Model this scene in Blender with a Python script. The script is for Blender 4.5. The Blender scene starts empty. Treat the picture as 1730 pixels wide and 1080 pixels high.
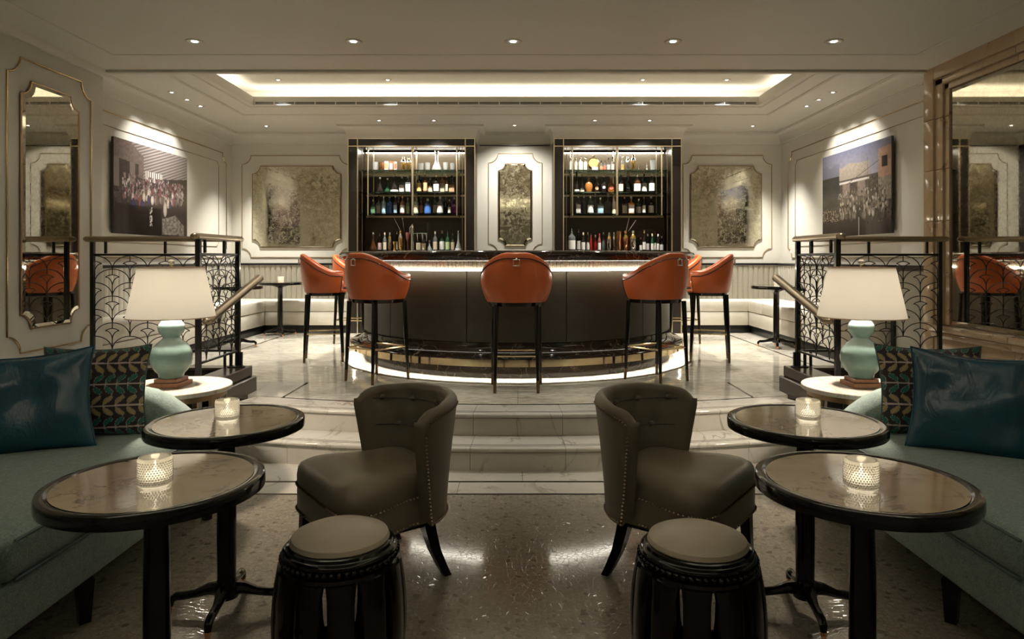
import bpy, bmesh, math, random
from math import sin, cos, pi, radians, sqrt, atan2
from mathutils import Vector, Matrix
S = bpy.context.scene
COL = S.collection
random.seed(7)

# ------------------------------------------------------------------ camera
F = 1150.0; VX, VY, CZ = 875.0, 437.0, 1.42
cam = bpy.data.cameras.new('camera'); camo = bpy.data.objects.new('camera', cam); COL.objects.link(camo)
camo.location = (0, 0, CZ); camo.rotation_euler = (pi/2, 0, 0)
cam.sensor_width = 36; cam.lens = F/1730*36
cam.shift_x = (865-VX)/1730; cam.shift_y = (VY-540)/1730
cam.clip_start = .05
S.camera = camo
# ------------------------------------------------------------------ world, exposure
w = bpy.data.worlds.new('world'); S.world = w; w.use_nodes = True
w.node_tree.nodes['Background'].inputs[0].default_value = (.9, .85, .75, 1)
w.node_tree.nodes['Background'].inputs[1].default_value = .02
S.view_settings.view_transform = 'Standard'; S.view_settings.look = 'None'
S.view_settings.exposure = 0.0; S.view_settings.gamma = 1.0; S.view_settings.use_curve_mapping = False
S.cycles.max_bounces = 10; S.cycles.diffuse_bounces = 4; S.cycles.glossy_bounces = 5
S.cycles.transmission_bounces = 8; S.cycles.transparent_max_bounces = 8
S.cycles.caustics_reflective = False; S.cycles.caustics_refractive = False
S.cycles.sample_clamp_indirect = 4.0; S.cycles.blur_glossy = 0
S.cycles.use_denoising = True

# room numbers
UF = .31                                   # upper floor level
XL, XR, YB = -4.50, 4.14, 10.70            # bar room
NL, NR, YN = -3.66, 3.605, 6.0             # lounge walls and the end of the lounge
ZN, ZU = 3.07, 3.385                       # lounge ceiling, bar room ceiling
WARM = (1.0, .92, .79); NEUT = (1.0, .955, .87)

def area(name, loc, sx, sy, power, col=WARM, rot=(0, 0, 0), spread=pi):
    l = bpy.data.lights.new(name, 'AREA'); l.shape = 'RECTANGLE'; l.size = sx; l.size_y = sy
    l.energy = power; l.color = col; l.spread = spread
    o = bpy.data.objects.new(name, l); COL.objects.link(o); o.location = loc; o.rotation_euler = rot
    return o
def spot(name, loc, power, ang=80, col=NEUT, blend=.8, rad=.03, aim=None):
    l = bpy.data.lights.new(name, 'SPOT'); l.energy = power; l.color = col; l.spot_size = radians(ang)
    l.spot_blend = blend; l.shadow_soft_size = rad
    o = bpy.data.objects.new(name, l); COL.objects.link(o); o.location = loc
    if aim is not None:
        o.rotation_euler = (Vector(aim)-Vector(loc)).to_track_quat('-Z', 'Y').to_euler()
    return o
def point(name, loc, power, col=WARM, rad=.03):
    l = bpy.data.lights.new(name, 'POINT'); l.energy = power; l.color = col; l.shadow_soft_size = rad
    o = bpy.data.objects.new(name, l); COL.objects.link(o); o.location = loc
    return o

# cove LED runs of the bar room tray (lie on the ledge, throw up) and of the lounge tray behind the camera
CV = dict(x0=-3.39, x1=3.08, y0=6.55, y1=8.72)      # opening of the bar room tray
LV = dict(x0=-2.3, x1=2.3, y0=-1.8, y1=3.5)         # opening of the lounge tray
CP, LP = 3.8, 6.0
area('cove_led', ((CV['x0']+CV['x1'])/2, CV['y1']+.14, ZU+.07), 6.6, .05, CP*6.6, rot=(pi-.7, 0, 0))
area('cove_led', ((CV['x0']+CV['x1'])/2, CV['y0']-.14, ZU+.07), 6.6, .05, CP*6.6, rot=(pi+.7, 0, 0))
area('cove_led', (CV['x0']-.14, 7.62, ZU+.07), .05, 2.3, CP*2.3, rot=(0, pi-.7, 0))
area('cove_led', (CV['x1']+.14, 7.62, ZU+.07), .05, 2.3, CP*2.3, rot=(0, pi+.7, 0))
area('lounge_cove_led', (0, LV['y1']+.18, ZN+.07), 4.6, .05, LP*4.6, rot=(pi, 0, 0))
area('lounge_cove_led', (0, LV['y0']-.18, ZN+.07), 4.6, .05, LP*4.6, rot=(pi, 0, 0))
area('lounge_cove_led', (LV['x0']-.18, .85, ZN+.07), .05, 5.2, LP*5.2, rot=(pi, 0, 0))
area('lounge_cove_led', (LV['x1']+.18, .85, ZN+.07), .05, 5.2, LP*5.2, rot=(pi, 0, 0))

# ------------------------------------------------------------------ mesh helpers
class MB:
    def __init__(s): s.v = []; s.f = []; s.M = Matrix.Identity(4)
    def add(s, vs, fs):
        b = len(s.v); s.v += [tuple(s.M @ Vector(p)) for p in vs]; s.f += [[i+b for i in f] for f in fs]; return s
    def box(s, x0, x1, y0, y1, z0, z1):
        return s.add([(x0,y0,z0),(x1,y0,z0),(x1,y1,z0),(x0,y1,z0),(x0,y0,z1),(x1,y0,z1),(x1,y1,z1),(x0,y1,z1)],
                     [(0,3,2,1),(4,5,6,7),(0,1,5,4),(1,2,6,5),(2,3,7,6),(3,0,4,7)])
    def rbox(s, x0, x1, y0, y1, z0, z1, r=.01, seg=2):
        bm = bmesh.new(); bmesh.ops.create_cube(bm, size=1)
        for v in bm.verts:
            v.co = Vector(((x0+x1)/2+v.co.x*(x1-x0), (y0+y1)/2+v.co.y*(y1-y0), (z0+z1)/2+v.co.z*(z1-z0)))
        bmesh.ops.bevel(bm, geom=bm.edges[:], offset=r, segments=seg, affect='EDGES', profile=.5)
        return s.bm(bm)
    def bm(s, bm):
        bm.verts.index_update()
        s.add([v.co.copy() for v in bm.verts], [[v.index for v in f.verts] for f in bm.faces]); bm.free(); return s
    def lathe(s, prof, n=32, c=(0, 0, 0), a0=0, a1=2*pi, cap=True):
        full = abs(a1-a0-2*pi) < 1e-6; m = n if full else n+1; vs = []; fs = []
        for r, z in prof:
            for i in range(m):
                a = a0+(a1-a0)*i/n; vs.append((c[0]+r*cos(a), c[1]+r*sin(a), c[2]+z))
        k = len(prof)
        for j in range(k-1):
            for i in range(n):
                i2 = (i+1) % m if full else i+1
                fs.append((j*m+i, j*m+i2, (j+1)*m+i2, (j+1)*m+i))
        if cap and full:
            if prof[0][0] > 1e-5: fs.append(tuple(range(m))[::-1])
            if prof[-1][0] > 1e-5: fs.append(tuple((k-1)*m+i for i in range(m)))
        return s.add(vs, fs)
    def tube(s, pts, r, n=8, closed=False, caps=True, up=None):
        P = [Vector(p) for p in pts]; k = len(P); vs = []; fs = []; prev = None
        rr = r if isinstance(r, (list, tuple)) else [r]*k
        for i in range(k):
            t = (P[(i+1) % k]-P[i-1]) if closed else (P[min(i+1, k-1)]-P[max(i-1, 0)])
            t.normalize()
            if prev is None:
                a = Vector((0, 0, 1)) if abs(t.z) < .9 else Vector((1, 0, 0)); u = t.cross(a).normalized()
            else: u = (prev-t*prev.dot(t)).normalized()
            prev = u; b = t.cross(u)
            for j in range(n):
                a = 2*pi*j/n; vs.append(P[i]+(u*cos(a)+b*sin(a))*rr[i])
        for i in range(k if closed else k-1):
            for j in range(n):
                i2 = (i+1) % k; j2 = (j+1) % n
                fs.append((i*n+j, i*n+j2, i2*n+j2, i2*n+j))
        if not closed and caps: fs += [tuple(range(n))[::-1], tuple((k-1)*n+j for j in range(n))]
        return s.add(vs, fs)
    def sweep(s, pts, sec, closed=False, side=Vector((0, 0, 1))):
        """section (u,v): u along horizontal normal, v along z, following pts in plan"""
        P = [Vector(p) for p in pts]; k = len(P); m = len(sec); vs = []; fs = []
        for i in range(k):
            if closed: t0 = (P[i]-P[i-1]).normalized(); t1 = (P[(i+1) % k]-P[i]).normalized()
            else:
                t0 = (P[i]-P[i-1]).normalized() if i else (P[1]-P[0]).normalized()
                t1 = (P[i+1]-P[i]).normalized() if i < k-1 else t0
            n0 = side.cross(t0); n1 = side.cross(t1); nn = (n0+n1)
            nn = nn.normalized(); d = max(.3, nn.dot(n0.normalized())); nn = nn/d
            for u, v in sec: vs.append(P[i]+nn*u+side*v)
        for i in range(k if closed else k-1):
            for j in range(m):
                j2 = (j+1) % m; i2 = (i+1) % k
                fs.append((i*m+j, i2*m+j, i2*m+j2, i*m+j2))
        if not closed: fs += [tuple(range(m)), tuple((k-1)*m+j for j in range(m))[::-1]]
        return s.add(vs, fs)
    def poly(s, pts, z0, z1):
        n = len(pts); vs = [(x, y, z0) for x, y in pts]+[(x, y, z1) for x, y in pts]
        return s.add(vs, [tuple(range(n))[::-1], tuple(range(n, 2*n))]+[(i, (i+1) % n, n+(i+1) % n, n+i) for i in range(n)])
    def grid(s, fn, nu, nv, closeu=False):
        vs = [fn(i/nu, j/nv) for j in range(nv+1) for i in range(nu if closeu else nu+1)]; m = nu if closeu else nu+1
        fs = [(j*m+i, j*m+(i+1) % m, (j+1)*m+(i+1) % m, (j+1)*m+i) for j in range(nv) for i in range(nu)]
        return s.add(vs, fs)
    def ball(s, c, r, n=8, sz=1):
        return s.lathe([(r*sin(pi*i/n) if 0 < i < n else 1e-6, -r*sz*cos(pi*i/n)) for i in range(n+1)], n=max(6, n), c=c, cap=False)
    def mesh(s, name, mat, smooth=35):
        me = bpy.data.meshes.new(name); me.from_pydata(s.v, [], s.f); me.update()
        bm = bmesh.new(); bm.from_mesh(me); bmesh.ops.remove_doubles(bm, verts=bm.verts[:], dist=1e-5)
        bmesh.ops.recalc_face_normals(bm, faces=bm.faces[:]); bm.to_mesh(me); bm.free()
        if smooth:
            me.shade_smooth(); me.set_sharp_from_angle(angle=radians(smooth))
        if mat: me.materials.append(mat)
        return me
    def build(s, name, mat, parent=None, smooth=35):
        o = bpy.data.objects.new(name, s.mesh(name, mat, smooth)); COL.objects.link(o)
        if parent: o.parent = parent
        return o
def cushion(x, y, z, r, bulge=0.0, n=10, sidebulge=0.0):
    """rounded block centred on origin in plan, from 0 to z, with a domed top"""
    m = MB(); hx, hy, hz = x/2, y/2, z/2
    def pt(p):
        q = Vector((max(-hx+r, min(hx-r, p.x)), max(-hy+r, min(hy-r, p.y)), max(-hz+r, min(hz-r, p.z))))
        d = p-q
        if d.length > 1e-9: q = q+d.normalized()*r
        u, v = q.x/hx, q.y/hy
        if q.z > 0: q.z += bulge*(1-u**4)*(1-v**4)*(q.z/hz)
        return q+Vector((0, 0, hz))
    bm = bmesh.new(); bmesh.ops.create_cube(bm, size=2)
    bmesh.ops.subdivide_edges(bm, edges=bm.edges[:], cuts=n, use_grid_fill=True)
    def warp(t, h):                       # crowd the cuts toward the edge so that the roundings resolve
        k = (1-r/h); a = abs(t)
        return math.copysign((a/.6*k if a < .6 else k+(a-.6)/.4*(1-k)), t)*h
    for v in bm.verts: v.co = pt(Vector((warp(v.co.x, hx), warp(v.co.y, hy), warp(v.co.z, hz))))
    return m.bm(bm)

# ------------------------------------------------------------------ scene-tree helpers
def tag(o, label=None, cat=None, group=None, kind=None):
    if label: o['label'] = label
    if cat: o['category'] = cat
    if group: o['group'] = group
    if kind: o['kind'] = kind
    return o
def thing(name, loc=(0, 0, 0), rz=0, label=None, cat=None, group=None):
    o = bpy.data.objects.new(name, None); COL.objects.link(o); o.location = loc; o.rotation_euler = (0, 0, rz)
    o.empty_display_size = .05
    return tag(o, label, cat, group)
def struct(o): o['kind'] = 'structure'; return o
def inst(me, name, parent=None, loc=(0, 0, 0), rz=0, scale=None):
    o = bpy.data.objects.new(name, me); COL.objects.link(o); o.location = loc; o.rotation_euler = (0, 0, rz)
    if scale: o.scale = scale
    if parent: o.parent = parent
    return o
def dup(o, parent=None, keep_label=False):
    c = o.copy(); COL.objects.link(c)
    if parent: c.parent = parent
    for ch in o.children: dup(ch, c)
    return c
def P(px, py, d): return Vector(((px-VX)*d/F, d, CZ-(py-VY)*d/F))
def XX(px, d): return (px-VX)*d/F
def ZZ(py, d): return CZ-(py-VY)*d/F
ORD = 'first second third fourth fifth sixth seventh eighth ninth tenth eleventh twelfth thirteenth fourteenth fifteenth sixteenth seventeenth eighteenth nineteenth twentieth'.split()

# ------------------------------------------------------------------ materials
MATS = {}
def mat(name, col=(.8, .8, .8), rough=.5, metal=0, coat=0, coat_rough=.05, spec=.5, trans=0, ior=1.45, emit=None, estr=0, sheen=0):
    m = bpy.data.materials.new(name); m.use_nodes = True; b = m.node_tree.nodes['Principled BSDF']
    b.inputs['Base Color'].default_value = (*col, 1); b.inputs['Roughness'].default_value = rough
    b.inputs['Metallic'].default_value = metal; b.inputs['Coat Weight'].default_value = coat
    b.inputs['Coat Roughness'].default_value = coat_rough; b.inputs['Specular IOR Level'].default_value = spec
    b.inputs['Transmission Weight'].default_value = trans; b.inputs['IOR'].default_value = ior
    b.inputs['Sheen Weight'].default_value = sheen
    if emit: b.inputs['Emission Color'].default_value = (*emit, 1); b.inputs['Emission Strength'].default_value = estr
    MATS[name] = m; return m
def N(m, t, **kw):
    n = m.node_tree.nodes.new(t)
    for k, v in kw.items(): setattr(n, k, v)
    return n
def L(m, a, b): m.node_tree.links.new(a, b)
def bsdf(m): return m.node_tree.nodes['Principled BSDF']
def coords(m, scale=(1, 1, 1), kind='Object'):
    t = N(m, 'ShaderNodeTexCoord'); mp = N(m, 'ShaderNodeMapping'); mp.inputs['Scale'].default_value = scale
    L(m, t.outputs[kind], mp.inputs[0]); return mp.outputs[0]
def ramp(m, fac, stops):
    r = N(m, 'ShaderNodeValToRGB'); e = r.color_ramp.elements
    while len(e) > 1: e.remove(e[-1])
    e[0].position = stops[0][0]; e[0].color = (*stops[0][1], 1)
    for p, c in stops[1:]:
        x = e.new(p); x.color = (*c, 1)
    L(m, fac, r.inputs[0]); return r.outputs[0]
def noise(m, vec, scale=5, detail=4, rough=.5, dist=0):
    n = N(m, 'ShaderNodeTexNoise'); L(m, vec, n.inputs['Vector'])
    n.inputs['Scale'].default_value = scale; n.inputs['Detail'].default_value = detail
    n.inputs['Roughness'].default_value = rough; n.inputs['Distortion'].default_value = dist
    return n.outputs['Fac']
def mathn(m, op, a, b=None, c=None):
    n = N(m, 'ShaderNodeMath', operation=op)
    for i, x in enumerate((a, b, c)):
        if x is None: continue
        if isinstance(x, (int, float)): n.inputs[i].default_value = x
        else: L(m, x, n.inputs[i])
    return n.outputs[0]
def mix(m, fac, a, b, mode='MIX'):
    n = N(m, 'ShaderNodeMix', data_type='RGBA', blend_type=mode)
    for i, x in ((0, fac), (6, a), (7, b)):
        if isinstance(x, (int, float)): n.inputs[i].default_value = x
        elif isinstance(x, tuple): n.inputs[i].default_value = (*x, 1)
        else: L(m, x, n.inputs[i])
    return n.outputs[2]
def bump(m, h, strength=.3, dist=.01):
    n = N(m, 'ShaderNodeBump'); n.inputs['Strength'].default_value = strength; n.inputs['Distance'].default_value = dist
    L(m, h, n.inputs['Height']); L(m, n.outputs[0], bsdf(m).inputs['Normal']); return n
def marble(name, base, cloud, vein, scale=1.5, rough=.08, width=.03, stretch=(1, 1, 1), vein_amt=.8):
    m = mat(name, base, rough); v = coords(m, stretch)
    c = ramp(m, noise(m, v, scale*1.3, 6, .6, .4), [(.3, base), (.7, cloud)])
    a = mathn(m, 'ABSOLUTE', mathn(m, 'SUBTRACT', noise(m, v, scale, 8, .55, 1.2), .5))
    brk = noise(m, v, scale*2.2, 3, .5)
    vm = mathn(m, 'MULTIPLY', ramp(m, a, [(0, (1, 1, 1)), (width, (0, 0, 0))]), ramp(m, brk, [(.42, (0, 0, 0)), (.6, (vein_amt,)*3)]))
    L(m, mix(m, vm, c, vein), bsdf(m).inputs['Base Color']); return m
def fabric(name, col, col2, scale=260, rough=.85, sheen=.2, bs=.35):
    m = mat(name, col, rough, sheen=sheen, spec=.25); v = coords(m)
    n = noise(m, v, scale, 2, .6); n2 = noise(m, v, scale*.22, 4, .7)
    L(m, ramp(m, mathn(m, 'ADD', mathn(m, 'MULTIPLY', n, .6), mathn(m, 'MULTIPLY', n2, .4)), [(.35, col2), (.65, col)]), bsdf(m).inputs['Base Color'])
    bump(m, n, bs, .003); return m
def leather(name, col, rough=.42, coat=0, bs=.15, vary=.85):
    m = mat(name, col, rough, coat=coat, coat_rough=.25); v = coords(m)
    L(m, ramp(m, noise(m, v, 5, 4, .6), [(.3, tuple(c*vary for c in col)), (.7, col)]), bsdf(m).inputs['Base Color'])
    bump(m, noise(m, v, 420, 2), bs, .002); return m
def wood(name, col, col2, rough=.25, coat=.4, scale=(3, 3, 40)):
    m = mat(name, col, rough, coat=coat); v = coords(m, scale)
    L(m, ramp(m, noise(m, v, 2.2, 5, .6, .5), [(.3, col2), (.7, col)]), bsdf(m).inputs['Base Color']); return m
def metal(name, col, rough=.2, vary=.05):
    m = mat(name, col, rough, 1); v = coords(m)
    L(m, mathn(m, 'ADD', mathn(m, 'MULTIPLY', noise(m, v, 30, 3), vary*2), rough-vary), bsdf(m).inputs['Roughness']); return m

M_wall = mat('wall_paint', (.66, .635, .56), .55); v = coords(M_wall)
L(M_wall, ramp(M_wall, noise(M_wall, v, 1.2, 3), [(.3, (.64, .615, .54)), (.7, (.68, .655, .58))]), bsdf(M_wall).inputs['Base Color']); bump(M_wall, noise(M_wall, v, 180, 2), .04, .002)
M_ceil = mat('ceiling_paint', (.70, .675, .60), .6); v = coords(M_ceil)
L(M_ceil, ramp(M_ceil, noise(M_ceil, v, .9, 3), [(.3, (.68, .655, .58)), (.7, (.72, .695, .62))]), bsdf(M_ceil).inputs['Base Color'])
M_brass = metal('brass', (.52, .38, .20), .22)
M_pbrass = metal('polished_brass', (.83, .66, .40), .1, .03)
M_strip = metal('satin_brass_strip', (.90, .77, .55), .3, .05)
M_bronze = metal('bronze', (.36, .25, .15), .3)
M_champ = metal('champagne_handrail', (.36, .295, .205), .36)
M_ring = metal('pale_buckle', (.88, .82, .72), .28)
M_tip = metal('dark_bronze_tip', (.16, .105, .06), .35)
M_chrome = metal('chrome', (.82, .81, .78), .08, .02)
M_copper = metal('copper', (.85, .43, .23), .18)
M_gold = metal('gold_plate', (.88, .62, .25), .16)
M_blackmetal = mat('black_metal', (.012, .011, .010), .3, coat=.3)
M_blackwood = wood('black_lacquer', (.012, .009, .007), (.006, .005, .004), .11, .18)
bsdf(M_blackwood).inputs['Specular IOR Level'].default_value = .35
M_darkwood = wood('dark_wood', (.060, .042, .028), (.032, .022, .015), .25, .15, (1.5, 1.5, 25))
M_cabinet = wood('cabinet_wood', (.022, .016, .012), (.012, .009, .007), .3, .05)
M_backpanel = wood('back_panel', (.075, .058, .034), (.05, .038, .022), .3, .2)
M_black = mat('black_kick', (.008, .0075, .007), .3); L(M_black, ramp(M_black, noise(M_black, coords(M_black), 9, 3), [(.3, (.006, .006, .006)), (.7, (.011, .010, .009))]), bsdf(M_black).inputs['Base Color'])
M_white = mat('white_plastic', (.8, .78, .72), .4)
M_stepm = marble('white_marble', (.55, .522, .452), (.46, .436, .378), (.22, .19, .15), 1.6, .09, .02)
M_floorm = marble('floor_marble', (.62, .575, .475), (.47, .43, .345), (.24, .21, .17), 1.2, .07, .03, (1, 2.2, 1), .5)
def mottle(m, vec, lo, hi, scale):
    src = bsdf(m).inputs['Base Color'].links[0].from_socket
    L(m, mix(m, 1.0, src, ramp(m, noise(m, vec, scale, 5, .65), [(.35, (lo,)*3), (.62, (hi,)*3)]), 'MULTIPLY'), bsdf(m).inputs['Base Color'])
mottle(M_floorm, coords(M_floorm, (6, 14, 6)), .70, 1.06, 1.6)
M_bluem = marble('grey_marble', (.58, .54, .45), (.48, .45, .38), (.25, .23, .2), 1.1, .07, .02)
M_inlay = mat('dark_inlay', (.020, .013, .009), .15); L(M_inlay, ramp(M_inlay, noise(M_inlay, coords(M_inlay), 6, 3), [(.3, (.016, .011, .008)), (.7, (.026, .017, .011))]), bsdf(M_inlay).inputs['Base Color'])
M_tabm = marble('table_marble', (.60, .50, .38), (.47, .37, .26), (.10, .07, .05), 4.5, .06, .022)
bsdf(M_tabm).inputs['Coat Weight'].default_value = .8; bsdf(M_tabm).inputs['Coat IOR'].default_value = 1.7
M_sidem = marble('side_table_marble', (.74, .69, .60), (.62, .57, .48), (.36, .30, .24), 2.5, .12, .03, (6, 1, 1))
M_barm = marble('black_marble', (.030, .021, .014), (.014, .010, .007), (.36, .27, .18), 4.0, .07, .012)
M_frame = marble('onyx_marble', (.56, .42, .27), (.48, .35, .215), (.25, .15, .08), 1.8, .12, .012)
M_barpanel = leather('bar_panel_leather', (.058, .047, .031), .36)
M_orange = leather('orange_leather', (.53, .115, .030), .34, .15)
M_taupe = leather('taupe_leather', (.21, .178, .124), .36, .1)
M_taupetex = leather('taupe_textured', (.150, .128, .084), .45, 0, .6)
M_cream = leather('cream_leather', (.52, .455, .36), .38)
M_benchseat = leather('white_leather', (.72, .68, .58), .35)
M_benchback = fabric('banquette_fabric', (.34, .31, .245), (.27, .25, .195), 200, .7)
M_benchbackw = leather('pale_banquette_leather', (.56, .53, .46), .4)
M_sofa = fabric('teal_fabric', (.32, .425, .385), (.16, .232, .21), 150, .9, .3, .5)
M_pipe = mat('piping', (.10, .15, .15), .7)
M_teal = mat('teal_satin', (.008, .07, .12), .25, spec=.9); v = coords(M_teal, (1, 1, .5))
L(M_teal, ramp(M_teal, noise(M_teal, v, 4, 3), [(.3, (.006, .062, .108)), (.7, (.011, .092, .155))]), bsdf(M_teal).inputs['Base Color'])
bsdf(M_teal).inputs['Anisotropic'].default_value = .6; bump(M_teal, noise(M_teal, v, 11, 4, .6, 1.4), .32, .02)
M_shade = mat('lamp_shade', (.95, .93, .89), .8); v = coords(M_shade)
tr = N(M_shade, 'ShaderNodeBsdfTranslucent'); tr.inputs[0].default_value = (.97, .95, .91, 1)
mx = N(M_shade, 'ShaderNodeMixShader'); mx.inputs[0].default_value = .86
L(M_shade, bsdf(M_shade).outputs[0], mx.inputs[1]); L(M_shade, tr.outputs[0], mx.inputs[2])
L(M_shade, mx.outputs[0], M_shade.node_tree.nodes['Material Output'].inputs[0]); bump(M_shade, noise(M_shade, v, 300, 2), .2, .002)
M_celadon = mat('celadon_glaze', (.30, .44, .40), .08, coat=.6); v = coords(M_celadon)
L(M_celadon, ramp(M_celadon, noise(M_celadon, v, 14, 6, .7), [(.3, (.25, .385, .345)), (.7, (.345, .485, .445))]), bsdf(M_celadon).inputs['Base Color'])
M_lampbase = wood('lamp_base_wood', (.42, .17, .075), (.33, .125, .055), .35, .2, (40, 3, 3))
M_glass = mat('clear_glass', (.95, .98, .95), .02, trans=1)
M_shelfglass = mat('shelf_glass', (.55, .80, .68), .02, trans=1)
M_crystal = mat('crystal', (.98, .95, .9), .03, trans=1, ior=1.5)
M_rod = mat('lit_crystal_rod', (.98, .95, .9), .05, trans=1, ior=1.5)
tr = N(M_rod, 'ShaderNodeBsdfTranslucent'); tr.inputs[0].default_value = (.97, .94, .88, 1)
mx = N(M_rod, 'ShaderNodeMixShader'); mx.inputs[0].default_value = .35
L(M_rod, bsdf(M_rod).outputs[0], mx.inputs[1]); L(M_rod, tr.outputs[0], mx.inputs[2])
L(M_rod, mx.outputs[0], M_rod.node_tree.nodes['Material Output'].inputs[0])
M_candleglass = mat('frosted_hobnail_glass', (.95, .95, .93), .15, trans=.9)
tr = N(M_candleglass, 'ShaderNodeBsdfTranslucent'); tr.inputs[0].default_value = (.95, .94, .90, 1)
mx = N(M_candleglass, 'ShaderNodeMixShader'); mx.inputs[0].default_value = .5
L(M_candleglass, bsdf(M_candleglass).outputs[0], mx.inputs[1]); L(M_candleglass, tr.outputs[0], mx.inputs[2])
L(M_candleglass, mx.outputs[0], M_candleglass.node_tree.nodes['Material Output'].inputs[0])
M_wax = mat('candle_wax', (.9, .85, .75), .5, emit=(1, .85, .6), estr=3)
M_flame = mat('flame', (1, .8, .5), .5, emit=(1, .92, .78), estr=25)
M_led = mat('led_strip', (1, 1, 1), .5, emit=(1, .88, .68), estr=14)
M_lens = mat('downlight_lens', (1, 1, 1), .5, emit=(1, .93, .8), estr=18)
M_trimw = mat('downlight_trim', (.55, .52, .45), .35)
M_bulb = mat('bulb', (1, 1, 1), .5, emit=(1, .85, .62), estr=15)
def mirror(name, col, spots, rough=.03, amt=.5):
    m = mat(name, col, rough, 1); v = coords(m)
    n = noise(m, v, 16, 8, .8, .6); n2 = noise(m, v, 70, 3, .7)
    f = ramp(m, mathn(m, 'ADD', mathn(m, 'MULTIPLY', n, .65), mathn(m, 'MULTIPLY', n2, .35)), [(.45, (0, 0, 0)), (.58, (1, 1, 1))])
    L(m, mix(m, f, col, spots), bsdf(m).inputs['Base Color'])
    L(m, mathn(m, 'ADD', mathn(m, 'MULTIPLY', f, amt*.35), rough), bsdf(m).inputs['Roughness'])
    bsdf(m).inputs['Metallic'].default_value = 1; return m
M_gmirror = mirror('gold_antique_mirror', (.62, .58, .44), (1.0, .96, .78), .012, .7)
M_smirror = mirror('smoked_antique_mirror', (.60, .57, .48), (.50, .47, .39), .01, .12)
# mosaic of the lounge floor
M_mosaic = mat('mosaic', (.4, .36, .28), .09); v = coords(M_mosaic, (1, 1, 1))
vo = N(M_mosaic, 'ShaderNodeTexVoronoi'); L(M_mosaic, v, vo.inputs['Vector']); vo.inputs['Scale'].default_value = 42; vo.inputs['Randomness'].default_value = .75
ve = N(M_mosaic, 'ShaderNodeTexVoronoi', feature='DISTANCE_TO_EDGE'); L(M_mosaic, v, ve.inputs['Vector']); ve.inputs['Scale'].default_value = 42; ve.inputs['Randomness'].default_value = .75
sp = N(M_mosaic, 'ShaderNodeSeparateColor'); L(M_mosaic, vo.outputs['Color'], sp.inputs[0])
tile = ramp(M_mosaic, sp.outputs[0], [(0, (.13, .112, .085)), (.035, (.18, .155, .12)), (.08, (.25, .225, .178)), (1, (.31, .278, .22))])
jt = ramp(M_mosaic, ve.outputs['Distance'], [(.02, (0, 0, 0)), (.06, (1, 1, 1))])
L(M_mosaic, mix(M_mosaic, jt, (.20, .178, .14), tile), bsdf(M_mosaic).inputs['Base Color']); bump(M_mosaic, jt, .12, .003)

# lamp powers (W) and lit materials
DL = dict(lounge=58, rear=16, art=80, cab=190, niche=170, corner=560, tray=680, near=130)
LEDC, LAMPW = 18, 100
M_nail = mat('dark_nail', (.19, .14, .09), .28, 1)
M_ledrod = mat('rod_led', (1, 1, 1), .5, emit=(1, .93, .78), estr=45)
M_ledline = mat('line_led', (1, 1, 1), .5, emit=(1, .93, .78), estr=26)
M_ledfoot = mat('foot_led', (1, 1, 1), .5, emit=(1, .92, .76), estr=230)
M_ledcab = mat('cabinet_led_strip', (1, 1, 1), .5, emit=(1, .94, .80), estr=12)
PL = dict(leaf=((-2.17, 3.50, .735), (2.13, 3.52, .735)), leafr=(.25, -.25), teal=((-2.32, 3.22, .73), (2.13, 3.20, .73)), tealr=(.35, -.45))
CHAIRS = [(-.635, 3.13, (-.80, -.60), 'taupe leather tub lounge chair left of the aisle, turned to the left tables'),
          (.71, 3.13, (.80, -.60), 'taupe leather tub lounge chair right of the aisle, turned to the right tables')]
# ================================================================== the setting
TRIM = [0]
def trim(mb, m, smooth=35, parent=None):
    TRIM[0] += 1
    return struct(mb.build('trim_%d' % TRIM[0], m, parent, smooth))
# ---- lounge floor
floor = struct(MB().box(NL, NR, -3.2, 4.09, -.05, 0).build('floor', M_mosaic))
fb = struct(MB().box(NL, NR, 4.09, 5.62, -.08, -.032).build('floor', M_inlay))
def slabs(parent, x0, x1, y0, y1, wx, m, z0=-.032, z1=0, x_off=0):
    gap = .0012; xs = [x0]; x = x0+x_off if x_off else x0+wx
    while x < x1-.05: xs.append(x); x += wx
    xs.append(x1)
    for a, b in zip(xs, xs[1:]):
        MB().box(a+gap, b-gap, y0+gap, y1-gap, z0, z1).build('slab', m, parent)
slabs(fb, NL, NR, 4.112, 4.318, .93, M_stepm, x_off=.5)
slabs(fb, NL, NR, 4.342, 5.60, .93, M_stepm, x_off=.9)
trim(MB().box(NL, NR, 4.09, 4.112, -.03, .001).box(NL, NR, 4.318, 4.342, -.03, .001), M_inlay)
# ---- curved marble steps, concentric
SC = Vector((0, 12.13)); RL, RU = 7.60, 7.28
def arcpt(r, a, z): return (SC.x+r*sin(a), SC.y-r*cos(a), z)
def arcsweep(sec, a0, a1, n=6):
    m = MB(); k = len(sec); vs = [arcpt(r, a0+(a1-a0)*i/n, z) for i in range(n+1) for r, z in sec]
    fs = [(i*k+j, i*k+(j+1) % k, (i+1)*k+(j+1) % k, (i+1)*k+j) for i in range(n) for j in range(k)]
    return m.add(vs, fs+[tuple(range(k)), tuple(n*k+j for j in range(k))[::-1]])
def tread_sec(r, z, depth):
    t = .032; s = [(r-depth, z-t), (r-.004, z-t)]
    s += [(r-.016+.016*cos(a), z-.016+.016*sin(a)) for a in [radians(q) for q in (-80, -50, -20, 10, 40, 65, 90)]]
    return s+[(r-depth, z)]
stair = struct(MB().poly([(x, 12.13-sqrt((RL-.03)**2-x*x)) for x in [-2.19+4.38*i/24 for i in range(25)]]+[(2.19, 5.6), (-2.19, 5.6)], 0, .12).build('stair', M_inlay))
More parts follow.
